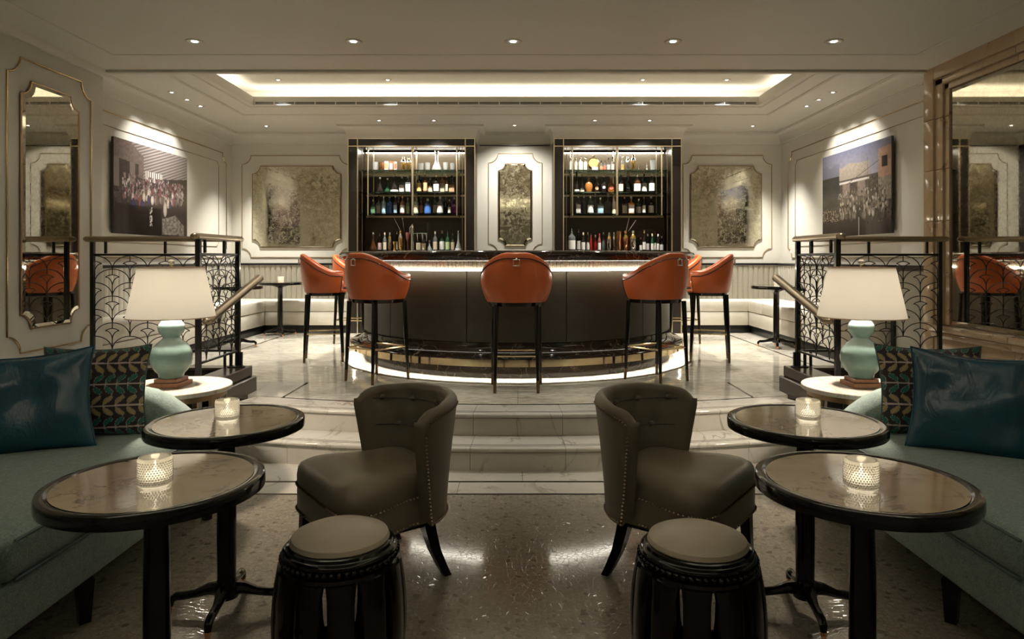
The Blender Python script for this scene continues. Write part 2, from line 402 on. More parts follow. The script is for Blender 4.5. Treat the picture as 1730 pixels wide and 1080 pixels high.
for R, z0, z1, dep in ((RL, 0, .155, .335), (RU, .155, UF, .31)):
    js = [-2.2]+[x for x in (-1.6, -.96, -.32, .32, .96, 1.6)]+[2.2]
    for a, b in zip(js, js[1:]):
        g = .0012/R; a0 = math.asin(a/R)+g; a1 = math.asin(b/R)-g
        arcsweep(tread_sec(R, z1, dep), a0, a1).build('tread_slab', M_stepm, stair)
        arcsweep([(R-.03, z0), (R-.012, z0), (R-.012, z1-.033), (R-.03, z1-.033)], a0, a1).build('riser_slab', M_stepm, stair)
    for off in (.055, .085):
        arcsweep([(R-off-.006, z1-.001), (R-off, z1-.001), (R-off, z1+.0008), (R-off-.006, z1+.0008)], math.asin(-2.2/R), math.asin(2.2/R), 40).build('grip_groove', M_inlay, stair)
# ---- bar room floor
up = struct(MB().poly([(x, 12.13-sqrt((RU-.31)**2-x*x)) for x in [-2.2+4.4*i/24 for i in range(25)]]+[(2.2, 5.7), (XR, 5.7), (XR, YB), (XL, YB), (XL, 5.7), (-2.2, 5.7)], UF-.06, UF-.03).build('floor', M_inlay))
RA = RU-.315
def apiece(x0, x1, y1, m):
    n = 8; pts = [(x, 12.13-sqrt((RA-.022)**2-x*x)) for x in [x0+.0012+(x1-x0-.0024)*i/n for i in range(n+1)]]
    MB().poly(pts+[(x1-.0012, y1), (x0+.0012, y1)], UF-.03, UF).build('slab', m, up)
for a, b in zip((-1.87, -.93, 0, .93), (-.93, 0, .93, 1.87)): apiece(a, b, 6.085, M_floorm)
apiece(-2.2, -1.89, 6.085, M_bluem); apiece(1.89, 2.2, 6.085, M_bluem)
for x0, x1 in ((XL, -2.2), (2.2, XR)): slabs(up, x0, x1, 5.70, 6.085, 1.0, M_bluem, UF-.03, UF)
for k in range(5):
    y0 = 6.088+k*.923
    slabs(up, XL, -3.39, y0, y0+.92, 1.2, M_bluem, UF-.03, UF); slabs(up, 3.08, XR, y0, y0+.92, 1.2, M_bluem, UF-.03, UF)
    slabs(up, -3.366, 3.056, y0, y0+.92, .9175, M_floorm, UF-.03, UF)
trim(MB().box(-1.89, -1.868, 5.47, 6.085, UF-.03, UF+.001).box(1.868, 1.89, 5.47, 6.085, UF-.03, UF+.001).box(-3.39, -3.366, 6.088, YB, UF-.03, UF+.001).box(3.056, 3.08, 6.088, YB, UF-.03, UF+.001), M_inlay)
q = math.asin(1.89/RA); trim(arcsweep([(RA-.02, UF-.03), (RA, UF-.03), (RA, UF+.001), (RA-.02, UF+.001)], -q, q, 40), M_inlay)
# ---- walls
struct(MB().box(NL-.15, NL, -3.2, YN, -.05, 3.9).build('wall_left', M_wall))
struct(MB().box(NR+.03, NR+.2, -3.2, YN, -.05, 3.9).build('wall_right', M_wall))
struct(MB().box(NL-.15, NR+.2, -3.35, -3.2, -.05, 3.9).build('wall_front', M_wall))
struct(MB().box(XL-.15, XL, 5.7, YB+.15, UF-.1, 3.9).build('wall_left', M_wall))
struct(MB().box(XR, XR+.15, 5.7, YB+.15, UF-.1, 3.9).build('wall_right', M_wall))
struct(MB().box(XL, XR, YB, YB+.15, UF-.1, 3.9).build('wall_back', M_wall))
struct(MB().box(XL, NL-.151, 5.85, YN, UF-.1, 3.9).build('wall_front', M_wall))
struct(MB().box(NR+.201, XR, 5.85, YN, UF-.1, 3.9).build('wall_front', M_wall))
# ---- ceilings
def tray(z, X0, X1, Y0, Y1, o, th, zi, name):
    c = MB()
    c.box(X0, X1, Y0, o['y0'], z, z+th).box(X0, X1, o['y1'], Y1, z, z+th).box(X0, o['x0'], o['y0'], o['y1'], z, z+th).box(o['x1'], X1, o['y0'], o['y1'], z, z+th)
    struct(c.build(name, M_ceil))
    g = .42; x0, x1, y0, y1 = o['x0']-g, o['x1']+g, o['y0']-g, o['y1']+g
    struct(MB().box(x0-.05, x1+.05, y0-.05, y1+.05, zi, zi+.05).box(x0-.05, x0, y0, y1, z+th, zi).box(x1, x1+.05, y0, y1, z+th, zi).box(x0, x1, y0-.05, y0, z+th, zi).box(x0, x1, y1, y1+.05, z+th, zi).build(name, M_ceil))
    # upstand lip that hides the LEDs
    sec = [(0, 0), (.03, 0), (.03, .06), (0, .06)]
    trim(MB().sweep([(o['x0'], o['y0'], z+th), (o['x1'], o['y0'], z+th), (o['x1'], o['y1'], z+th), (o['x0'], o['y1'], z+th)], [(-u, v) for u, v in sec], True), M_ceil)
tray(ZU, XL, XR, YN-.1, YB, CV, .05, 3.66, 'ceiling')
tray(ZN, NL, NR+.1, -3.2, YN, LV, .05, 3.42, 'ceiling')
struct(MB().box(NL-.15, NR+.2, YN-.04, YN, ZN+.05, 3.9).build('ceiling', M_ceil))      # the face of the beam toward the bar
def crown(pts, h, p, closed=True, m=None, inward=1):
    sec = [(0, 0), (0, -h)]
    sec = [(0, -h), (.012, -h), (.012, -h+.018), (.022, -h+.022)]
    for i in range(9):
        a = pi/2*i/8; sec.append((.022+(p-.045)*(1-cos(a)), -h+.022+(h-.05)*sin(a)))
    sec += [(p-.012, -.026), (p-.012, -.014), (p, -.012), (p, 0), (0, 0)]
    return MB().sweep(pts, [(u*inward, v) for u, v in sec], closed)
# crown moulding of the bar room: walks round the walls and out over the two bottle cabinets
CABX = ((-2.52, -.641), (.536, 2.424)); YC = 10.10
pts = [(XL, 6.0), (XR, 6.0), (XR, YB), (CABX[1][1], YB), (CABX[1][1], YC), (CABX[1][0], YC), (CABX[1][0], YB), (CABX[0][1], YB), (CABX[0][1], YC), (CABX[0][0], YC), (CABX[0][0], YB), (XL, YB)]
trim(crown([(x, y, ZU) for x, y in pts], .185, .14), M_ceil)
# raised field moulding round the tray, and the same in the lounge ceiling
def field(x0, x1, y0, y1, z, wdt=.05, h=.022):
    sec = [(0, 0), (0, -h*.4), (wdt*.35, -h), (wdt*.7, -h), (wdt, -h*.3), (wdt, 0)]
    return trim(MB().sweep([(x0, y0, z), (x1, y0, z), (x1, y1, z), (x0, y1, z)], sec, True), M_ceil)
field(-3.77, 3.44, 6.2, 9.31, ZU); field(-3.33, 3.28, -2.7, 5.56, ZN, .06, .010); field(CV['x0']-.10, CV['x1']+.10, CV['y0']-.1, CV['y1']+.1, ZU, .03, .012)
trim(MB().sweep([(NL, YN-.002, ZN), (NL, -3.2, ZN), (NR+.03, -3.2, ZN), (NR+.03, YN-.002, ZN)], [(0, 0), (0, -.05), (.03, -.05), (.05, -.03), (.06, 0)]), M_ceil)
trim(MB().rbox(NL, NR+.03, YN-.05, YN+.012, ZN-.022, ZN+.03, .006, 2), M_ceil)  # lip added to catch shade, so the beam edge reads as a line
# ---- wall frames: u along the wall, v up, n out of the wall
def wallM(o, u, n): return Matrix(((u[0], 0, n[0], o[0]), (u[1], 0, n[1], o[1]), (0, 1, 0, o[2]), (0, 0, 0, 1)))
W_left = wallM((NL, 0, 0), (0, 1), (1, 0)); W_bl = wallM((XL, 0, 0), (0, 1), (1, 0)); W_br = wallM((XR, 0, 0), (0, 1), (-1, 0))
W_back = wallM((0, YB, 0), (1, 0), (0, -1)); W_right = wallM((NR, 0, 0), (0, 1), (-1, 0))
def notch(x0, x1, y0, y1, r, n=7, step=.0):
    out = []
    for cx, cy, a0 in ((x1, y1, pi), (x0, y1, -pi/2), (x0, y0, 0), (x1, y0, pi/2)):
        for i in range(n+1):
            a = a0+pi/2*(1-i/n); out.append((cx+r*cos(a), cy+r*sin(a)))
    return out
def bead(Wm, x0, x1, y0, y1, r, m, th=.006, off=.004):
    b = MB(); b.M = Wm; p = notch(x0, x1, y0, y1, r)
    b.tube([(x, y, off) for x, y in p], th, 6, closed=True); return trim(b, m)
def plain_bead(Wm, pts, m, th=.004):
    b = MB(); b.M = Wm; b.tube([(x, y, .003) for x, y in pts], th, 5); return trim(b, m)
def wall_mirror(Wm, x0, x1, y0, y1, r, m, label, bev=.03, frame=M_bronze):
    c = Wm @ Vector(((x0+x1)/2, (y0+y1)/2, 0)); t = thing('wall_mirror', c, 0, label, 'mirror')
    T = Matrix.Translation(-c) @ Wm
    o = notch(x0, x1, y0, y1, r); i = notch(x0+bev, x1-bev, y0+bev, y1-bev, max(.03, r)); n = len(o)
    b = MB(); b.M = T; b.add([(x, y, .022) for x, y in i], [tuple(range(n))]); b.build('mirror_plate', m, t, 0)
    b = MB(); b.M = T; b.add([(x, y, .012) for x, y in o]+[(x, y, .022) for x, y in i], [(k, (k+1) % n, n+(k+1) % n, n+k) for k in range(n)]); b.build('bevelled_edge', m, t, 0)
    b = MB(); b.M = T; b.tube([(x, y, .01) for x, y in o], .008, 6, closed=True); b.build('mirror_frame', frame, t)
    return t
bead(W_left, 4.87, 5.83, .724, 2.90, .13, M_brass, .007)
wall_mirror(W_left, 5.0, 5.657, .897, 2.745, .105, M_smirror, 'tall wall mirror with scooped corners beside the left railing', .03)
for Wm, yb, s in ((W_bl, 10.5, 0), (W_br, 10.42, 1)):
    bead(Wm, 6.4, yb, 1.43, 3.03, .14, M_brass, .007)
    bead(Wm, 6.55, yb-.27, 1.60, 2.875, .05, M_bronze, .0035)
bead(W_back, -4.336, -2.66, 1.439, 3.039, .14, M_brass); bead(W_back, 2.596, 3.988, 1.439, 3.039, .14, M_brass)
bead(W_back, -.465, .381, 1.50, 3.07, .15, M_brass)
wall_mirror(W_back, -4.168, -2.78, 1.597, 2.871, .12, M_gmirror, 'wide gold-flecked antique mirror left of the bottle cabinets', .012)
wall_mirror(W_back, 2.708, 3.824, 1.597, 2.871, .12, M_gmirror, 'wide gold-flecked antique mirror right of the bottle cabinets', .012)
wall_mirror(W_back, -.307, .219, 1.615, 2.909, .105, M_gmirror, 'narrow antique mirror between the two bottle cabinets', .025)
# ---- right lounge wall: stone surround of a large mirror
sur = struct(MB().box(NR-.005, NR+.03, -3.2, 5.7, .05, .62).build('trim_marble_surround', M_frame)); sur.name = 'wall_right'
def blk(x0, x1, y0, y1, z0, z1, r=.006): return MB().rbox(x0, x1, y0, y1, z0, z1, r, 2).build('marble_block', M_frame, sur)
zs = [0, .42, .86, 1.30, 1.74, 2.18, 2.62, 3.068]
for a, b in zip(zs, zs[1:]): blk(NR-.03, NR+.14, 5.865, YN+.004, a+.001, b-.001)
for a, b in zip(zs[2:-1], zs[3:]): blk(NR-.012, NR+.08, 5.76, 5.863, a+.001, min(b, 2.955)-.001); blk(NR+.006, NR+.07, 5.70, 5.759, a+.001, min(b, 2.90)-.001)
for k in range(8):
    y1 = 5.863-k*.95; y0 = y1-.948
    blk(NR-.03, NR+.14, y0, y1, 2.96, 3.068); blk(NR-.012, NR+.08, y0, y1, 2.90, 2.958); blk(NR+.006, NR+.07, y0, y1, 2.845, 2.898)
    blk(NR-.075, NR+.08, y0, y1, .80, .858, .015); blk(NR-.05, NR+.08, y0, y1, .745, .798, .012); blk(NR-.02, NR+.08, y0, y1, .625, .743); blk(NR-.012, NR+.08, y0, y1, .10, .622)
c = Vector((NR+.028, 3.5, 1.85)); t = thing('wall_mirror', c, 0, 'large mirror in a brown stone surround behind the right sofa', 'mirror')
b = MB(); b.M = Matrix.Translation(-c) @ W_right; x0, x1, y0, y1, bv = -2.0, 5.70, .862, 2.843, .04
b.add([(x0+bv, y0+bv, -.008), (x1-bv, y0+bv, -.008), (x1-bv, y1-bv, -.008), (x0+bv, y1-bv, -.008)], [(0, 1, 2, 3)]); b.build('mirror_plate', M_smirror, t, 0)
b = MB(); b.M = Matrix.Translation(-c) @ W_right
b.add([(x0, y0, -.02), (x1, y0, -.02), (x1, y1, -.02), (x0, y1, -.02), (x0+bv, y0+bv, -.008), (x1-bv, y0+bv, -.008), (x1-bv, y1-bv, -.008), (x0+bv, y1-bv, -.008)], [(k, (k+1) % 4, 4+(k+1) % 4, 4+k) for k in range(4)]); b.build('bevelled_edge', M_smirror, t, 0)
# baseboards
struct(MB().box(NL, NL+.015, -3.2, 5.5, 0, .12).build('baseboard_left', M_darkwood))
# dark line at the head of the centre panel
trim(MB().box(-.60, .50, YB-.03, YB, 3.19, 3.20), M_black)

# ---- downlights: trim ring, lens, and its lamp
def downlight(x, y, z, label, power, ang=75, aim=None, r=.042, blend=.9):
    t = thing('downlight', (x, y, z), 0, label, 'downlight', 'recessed ceiling downlights')
    MB().lathe([(r*1.35, 0), (r*1.35, -.004), (r*1.1, -.006), (r*.95, -.003), (r*.85, .0)], 20, cap=False).build('trim_ring', M_trimw, t)
    MB().lathe([(.0001, -.002), (r*.45, -.002)], 16, cap=False).build('lens', M_lens, t)
    spot('downlight_lamp', (x, y, z-.012), power, ang, aim=aim, blend=blend)
nm = ['leftmost', 'second from left', 'middle', 'second from right', 'rightmost']
for k, x in enumerate((-2.455, -1.25, -.036, 1.178, 2.40)):
    downlight(x, 5.17, ZN-.001, '%s ceiling downlight of the row of five in the lounge ceiling' % nm[k], DL['lounge'], 70, r=.05)
for k, x in enumerate((-2.2, 0, 2.2)):  # unseen row, added to light the lounge from the back
    downlight(x, -2.35, ZN-.001, '%s added unseen downlight lighting the lounge from behind the seats' % ('left', 'middle', 'right')[k], DL['rear'], 95, r=.05)
for s, x, xw in (('left', -4.09, XL), ('right', 3.72, XR)):
    for k, y in enumerate((8.04, 8.416, 8.77)):
        downlight(x, y, ZU-.001, '%s of three downlights above the %s framed photograph' % (('nearest', 'middle', 'farthest')[k], s), DL['art'], 85, aim=(xw, y+.0, 2.0), r=.036)
for x, y, lb in ((-1.974, 9.68, 'left downlight in front of the left bottle cabinet'), (-1.195, 9.68, 'right downlight in front of the left bottle cabinet'), (1.094, 9.68, 'left downlight in front of the right bottle cabinet'), (1.874, 9.68, 'right downlight in front of the right bottle cabinet')):
    downlight(x, y, ZU-.001, lb, DL['cab'], 85, aim=(x, 10.25, 2.0), r=.036)
downlight(-.05, 10.04, ZU-.001, 'downlight above the narrow mirror between the bottle cabinets', DL['niche'], 125, aim=(-.05, 10.5, 1.8), r=.036)
downlight(-3.73, 10.09, ZU-.001, 'downlight above the left antique mirror', DL['corner'], 80, r=.036)
downlight(3.48, 10.09, ZU-.001, 'downlight above the right antique mirror', DL['corner'], 80, r=.036)
ZI = 3.66
for k, px in enumerate((470, 655, 1086, 1228)):
    d = (ZI-CZ)*F/302; downlight(XX(px, d), d, ZI-.001, '%s downlight inside the glowing ceiling tray' % ('leftmost', 'second from left', 'second from right', 'rightmost')[k], DL['tray'], 75, r=.036)
for k, x in enumerate((-1.75, -.7, .5, 1.65)):  # row hidden by the beam, added to brighten the floor before the bar
    downlight(x, 6.9, ZI-.001, '%s added unseen downlight of the near tray row, lighting the floor' % ('leftmost', 'second from left', 'second from right', 'rightmost')[k], DL['near'], 85, r=.036)
# ---- linear air slot along the far edge of the tray
t = thing('linear_air_diffuser', (0, CV['y1'], ZU), 0, 'long black slot air diffuser with white bridges along the far edge of the ceiling tray', 'air diffuser')
x0, x1 = CV['x0']+.03, CV['x1']-.03
MB().box(x0, x1, -.006, .001, .012, .04).build('slot', M_black, t)
MB().box(x0, x1, -.010, .0, .001, .011).box(x0, x1, -.010, .0, .024, .028).box(x0, x1, -.010, .0, .041, .049).build('diffuser_frame', M_white, t)
me = MB().box(-.006, .006, -.012, -.001, .004, .047).mesh('bridge', M_white); k = 0
while x0+.24+k*.262 < x1: inst(me, 'bridge', t, (x0+.24+k*.262, 0, 0)); k += 1
# ================================================================== the bar
BX, BY = -.012, 7.975; BEND = 9.72
def bpath(a0=-90, a1=90, back=True, step=3):
    """(base, outward) pairs along the horseshoe, left end first"""
    out = []
    if back and a0 <= -90: out += [((BX, y), (-1, 0)) for y in (BEND, 9.2, 8.6)]
    n = max(2, int((a1-a0)/step))
    out += [((BX, BY), (sin(radians(a0+(a1-a0)*i/n)), -cos(radians(a0+(a1-a0)*i/n)))) for i in range(n+1)]
    if back and a1 >= 90: out += [((BX, y), (1, 0)) for y in (8.6, 9.2, BEND)]
    return out
def bsweep(sec, path):
    m = MB(); k = len(sec); n = len(path)
    vs = [(b[0]+e[0]*r, b[1]+e[1]*r, z) for b, e in path for r, z in sec]
    fs = [(i*k+j, i*k+(j+1) % k, (i+1)*k+(j+1) % k, (i+1)*k+j) for i in range(n-1) for j in range(k)]
    return m.add([(x-BX, y-BY, z-UF) for x, y, z in vs], fs+[tuple(range(k)), tuple((n-1)*k+j for j in range(k))[::-1]])
bar = thing('bar_counter', (BX, BY, UF), 0, 'horseshoe bar counter with a black marble top, dark leather front and glowing foot', 'bar counter')
full = bpath()
zt = 1.4925; sec = [(1.42, 1.41)]
sec += [(1.965, 1.400), (1.975, 1.404), (1.985, 1.415)]
sec += [(1.972+.048*cos(a), 1.448+.0445*sin(a)) for a in [radians(x) for x in range(-50, 91, 20)]]
sec += [(1.42, zt)]
bsweep(sec, full).build('counter_top', M_barm, bar)
bsweep([(1.60, UF+.02), (1.735, UF+.02), (1.735, 1.40), (1.60, 1.40)], full).build('bar_core', M_black, bar)
# leather panels
me_a = None
for k in range(7):
    a0 = -107.1+30.6*k; a1 = a0+30.6; a0 = max(a0, -90); a1 = min(a1, 90)
    g = .16
    bsweep([(1.734, .645), (1.741, .645), (1.746, .650), (1.746, 1.317), (1.741, 1.322), (1.734, 1.322)], bpath(a0+g, a1-g, False, 2)).build('leather_panel', M_barpanel, bar)
for sx in (-1, 1):
    for y0, y1 in ((7.98, 8.845), (8.85, BEND)):
        bsweep([(1.734, .645), (1.746, .645), (1.746, 1.322), (1.734, 1.322)], [((BX, y0), (sx, 0)), ((BX, y1), (sx, 0))]).build('leather_panel', M_barpanel, bar)
# crystal rod band, its mirror backing and LED ledge
bsweep([(1.735, 1.324), (1.752, 1.324), (1.752, 1.40), (1.735, 1.40)], full).build('rod_backing', M_pbrass, bar)
bsweep([(1.735, 1.312), (1.802, 1.312), (1.802, 1.322), (1.735, 1.322)], full).build('rod_ledge', M_pbrass, bar)
led = bsweep([(1.762, 1.3225), (1.797, 1.3225), (1.797, 1.3265), (1.762, 1.3265)], full).build('rod_light', M_ledrod, bar)
bsweep([(1.803, 1.306), (1.808, 1.306), (1.808, 1.328), (1.803, 1.328)], full).build('light_line', M_ledline, bar)
rod = MB().lathe([(.0145, 1.329-UF), (.0145, 1.398-UF)], 10).mesh('crystal_rod', M_rod)
n = 142
for i in range(n):
    a = radians(-92+184*i/(n-1)); inst(rod, 'crystal_rod', bar, (1.786*sin(a), -1.786*cos(a), 0), a)
for sx in (-1, 1):
    for k in range(20): inst(rod, 'crystal_rod', bar, (sx*1.786, .10+k*.0405, 0))
bsweep([(1.775, 1.3065), (1.795, 1.3065), (1.795, 1.3115), (1.775, 1.3115)], full).build('added_panel_light', M_ledcab, bar)  # hidden glowing strip, added to grade light down the leather panels
# marble foot ledge with brass edge, plinth, lit ring of white marble
sec = [(1.735, .645), (1.752, .645), (1.752, .625)]+[(1.752+.125*(1-cos(a)), .625-.095*sin(a)) for a in [radians(x) for x in (15, 30, 45, 58)]]+[(1.840, .537), (1.872, .527), (1.886, .520), (1.889, .514), (1.889, .509), (1.735, .509)]
bsweep(sec, full).build('foot_ledge', M_barm, bar)
bsweep([(1.8895, .5125), (1.897, .5125), (1.897, .449), (1.8895, .449)], full).build('brass_edge', M_pbrass, bar)
bsweep([(1.735, .507), (1.735, .3115), (1.746, .3115), (1.746, .507)], full).build('plinth', M_barm, bar)
bsweep([(1.60, UF+.0005), (1.972, UF+.0005), (1.975, UF+.004), (1.975, UF+.010), (1.972, UF+.013), (1.60, UF+.013)], full).build('foot_ring', M_stepm, bar)
bsweep([(1.846, .476), (1.849, .476), (1.849, .508), (1.846, .508)], full).build('added_light_shield', M_blackmetal, bar)  # unseen strip, added to keep the foot LED off the plinth
bsweep([(1.854, .496), (1.866, .496), (1.866, .502), (1.854, .502)], full).build('foot_light', M_ledfoot, bar)

# ================================================================== bar stools
ZSB, HS = .745, .395
def stool_proto():
    t = thing('bar_stool', (0, 0, 0))
    def s_top(phi):            # height of the shell rim above its bottom, phi 0 = back
        a = abs(phi); k = min(1, max(0, (a-.30)/(2.0-.30))); k = k*k*(3-2*k)
        return HS*(1-k)+.205*k
    PH = 2.30
    def shell(phi, z, off=0):
        q = z/HS; s = .83+.74*q-.76*q*q; sy = .86+.36*q-.18*q*q
        p = 2.35; c_, s_ = cos(phi), sin(phi)
        rr = (abs(c_)**p+abs(s_)**p)**(-1/p)
        return Vector(((.302*s+off)*rr*s_, -(.262*sy+off)*rr*c_+.02, ZSB+z))
    nu, nv = 40, 12; m = MB(); ring = []
    def fn_out(u, v):
        ph = PH*(2*u-1); return shell(ph, v*s_top(ph))
    def fn_in(u, v):
        ph = PH*(2*u-1); z = .06+v*(s_top(ph)-.06); return shell(ph, z, -.042)
    O = [[fn_out(i/nu, j/nv) for i in range(nu+1)] for j in range(nv+1)]
    I = [[fn_in(i/nu, j/nv) for i in range(nu+1)] for j in range(nv+1)]
    rim = []
    for a in (30, 60, 90, 120, 150):
        rim.append([O[nv][i].lerp(I[nv][i], (1-cos(radians(a)))/2)+Vector((0, 0, .021*sin(radians(a)))) for i in range(nu+1)])
    rows = O+rim+I[::-1]
    vs = [p for r in rows for p in r]; w_ = nu+1; R = len(rows)
    fs = [(j*w_+i, j*w_+i+1, (j+1)*w_+i+1, (j+1)*w_+i) for j in range(R-1) for i in range(nu)]
    for i in (0, nu):      # close the two front ends
        h = R//2
        for j in range(h): fs.append((j*w_+i, (j+1)*w_+i, (R-2-j)*w_+i, (R-1-j)*w_+i))
    m.add(vs, fs).build('shell', M_orange, t, 40)
    # floor of the shell and seat pad
    base = [shell(pi*2*i/40-pi, 0.0, -.004) for i in range(40)]
    b = MB(); b.add(base+[p+Vector((0, 0, .02)) for p in base], [tuple(range(40))[::-1], tuple(range(40, 80))]+[(i, (i+1) % 40, 40+(i+1) % 40, 40+i) for i in range(40)]); b.build('seat_base', M_orange, t)
    pad = MB(); k = 36; prof = [(.0, .03), (.86, .03), (.93, .06), (.93, .10), (.86, .125), (.5, .135), (.0001, .137)]
    vs = []; fs = []
    for s, z in prof:
        for i in range(k):
            ph = 2*pi*i/k; q = shell(ph, .05, -.045); vs.append((q.x*s, (q.y-.02)*s+.03, ZSB+z))
    fs = [(j*k+i, j*k+(i+1) % k, (j+1)*k+(i+1) % k, (j+1)*k+i) for j in range(len(prof)-1) for i in range(k)]
    MB().add(vs, fs).build('seat_pad', M_orange, t)
    # dark beaded seam that follows the rim and the front edges
    pts = [shell(PH*.985, z*.2, .001) for z in (.0, .3, .6, .85)]
    pts += [shell(PH*(.97-1.94*i/72), s_top(PH*(.97-1.94*i/72))-.030, .001) for i in range(73)]
    pts += [shell(-PH*.985, z*.2, .001) for z in (.85, .6, .3, 0)]
    MB().tube(pts, .005, 5).build('seam', M_black, t)
    nb = MB()
    acc = 0
    for a, b_ in zip(pts, pts[1:]):
        d = (b_-a).length; k2 = max(1, int(d/.015))
        for i in range(k2):
            p = a.lerp(b_, i/k2); nb.add([p+Vector(x)*.0062 for x in ((1,0,0),(-1,0,0),(0,1,0),(0,-1,0),(0,0,1),(0,0,-1))], [(0,2,4),(2,1,4),(1,3,4),(3,0,4),(2,0,5),(1,2,5),(3,1,5),(0,3,5)])
    tag(nb.build('nail_heads', M_nail, t), kind='stuff')
    # black frame under the shell
    fr = MB(); ba = [shell(pi*2*i/40-pi, 0.0, -.012) for i in range(40)]
    fr.add([p-Vector((0, 0, .001)) for p in ba]+[p*.96+Vector((0, 0, ZSB*.04-.034)) for p in ba], [tuple(range(40)), tuple(range(40, 80))[::-1]]+[(i, 40+i, 40+(i+1) % 40, (i+1) % 40) for i in range(40)]).build('seat_frame', M_blackwood, t)
    for (tx, ty, bx, by) in ((-.165, -.17, -.178, -.2), (.165, -.17, .178, -.2), (-.195, .165, -.212, .2), (.195, .165, .212, .2)):
        T = Vector((tx, ty, ZSB-.02)); B = Vector((bx, by, .001)); q = lambda s: T.lerp(B, s)
        lg = MB().tube([q(0), q(.35), q(.86)], [.0225, .0205, .0145], 12).build('leg', M_blackwood, t)
        MB().tube([q(.86), q(1)], [.0150, .0125], 12).build('brass_tip', M_tip, lg)
    def at(sx, sy, z):
        tx, bx = (.165, .178) if sy < 0 else (.195, .212); s = (ZSB-.02-z)/(ZSB-.021)
        ty, by = (.17, .2) if sy < 0 else (.165, .2)
        return Vector((sx*(tx+(bx-tx)*s), sy*(ty+(by-ty)*s), z))
    z = .305
    for a, b_ in ((at(-1, 1, z), at(1, 1, z)), (at(-1, -1, z), at(1, -1, z)), (at(-1, -1, z), at(-1, 1, z)), (at(1, -1, z), at(1, 1, z))):
        MB().tube([a, b_], .0085, 8).build('footrest_rail', M_pbrass, t)
    # square pull ring on the back
    p = shell(0, .335, .004); s = .025; y = p.y-.012; zc = p.z-.004
    rg = MB().tube([(-s, y, zc-s), (s, y, zc-s), (s, y+.002, zc+s), (-s, y+.002, zc+s)], .0055, 4, closed=True).build('pull_ring', M_ring, t)
    MB().rbox(-.008, .008, y-.004, y+.012, zc+s-.004, zc+s+.012, .003, 1).build('ring_mount', M_ring, rg)
    return t
st = stool_proto()
spots_ = [(0, 'orange leather bar stool at the middle of the bar, back to the lounge'),
          (-36.3, 'orange leather bar stool just left of the middle stool'), (36.3, 'orange leather bar stool just right of the middle stool'),
          (-76, 'orange leather bar stool at the left curve of the bar, seen side on'), (76, 'orange leather bar stool at the right curve of the bar, seen side on'),
          (-100, 'orange bar stool farthest along the left side of the bar, mostly hidden'), (100, 'orange bar stool farthest along the right side of the bar, mostly hidden')]
for k, (a, lb) in enumerate(spots_):
    o = st if k == 0 else dup(st)
    if abs(a) < 90:
        r = radians(a); o.location = (BX+2.172*sin(r), BY-2.172*cos(r), UF); o.rotation_euler = (0, 0, r)
    else:
        sx = 1 if a > 0 else -1; o.location = (BX+sx*2.18, 9.03, UF); o.rotation_euler = (0, 0, sx*pi/2)
    tag(o, lb, 'bar stool', 'orange bar stools round the counter')

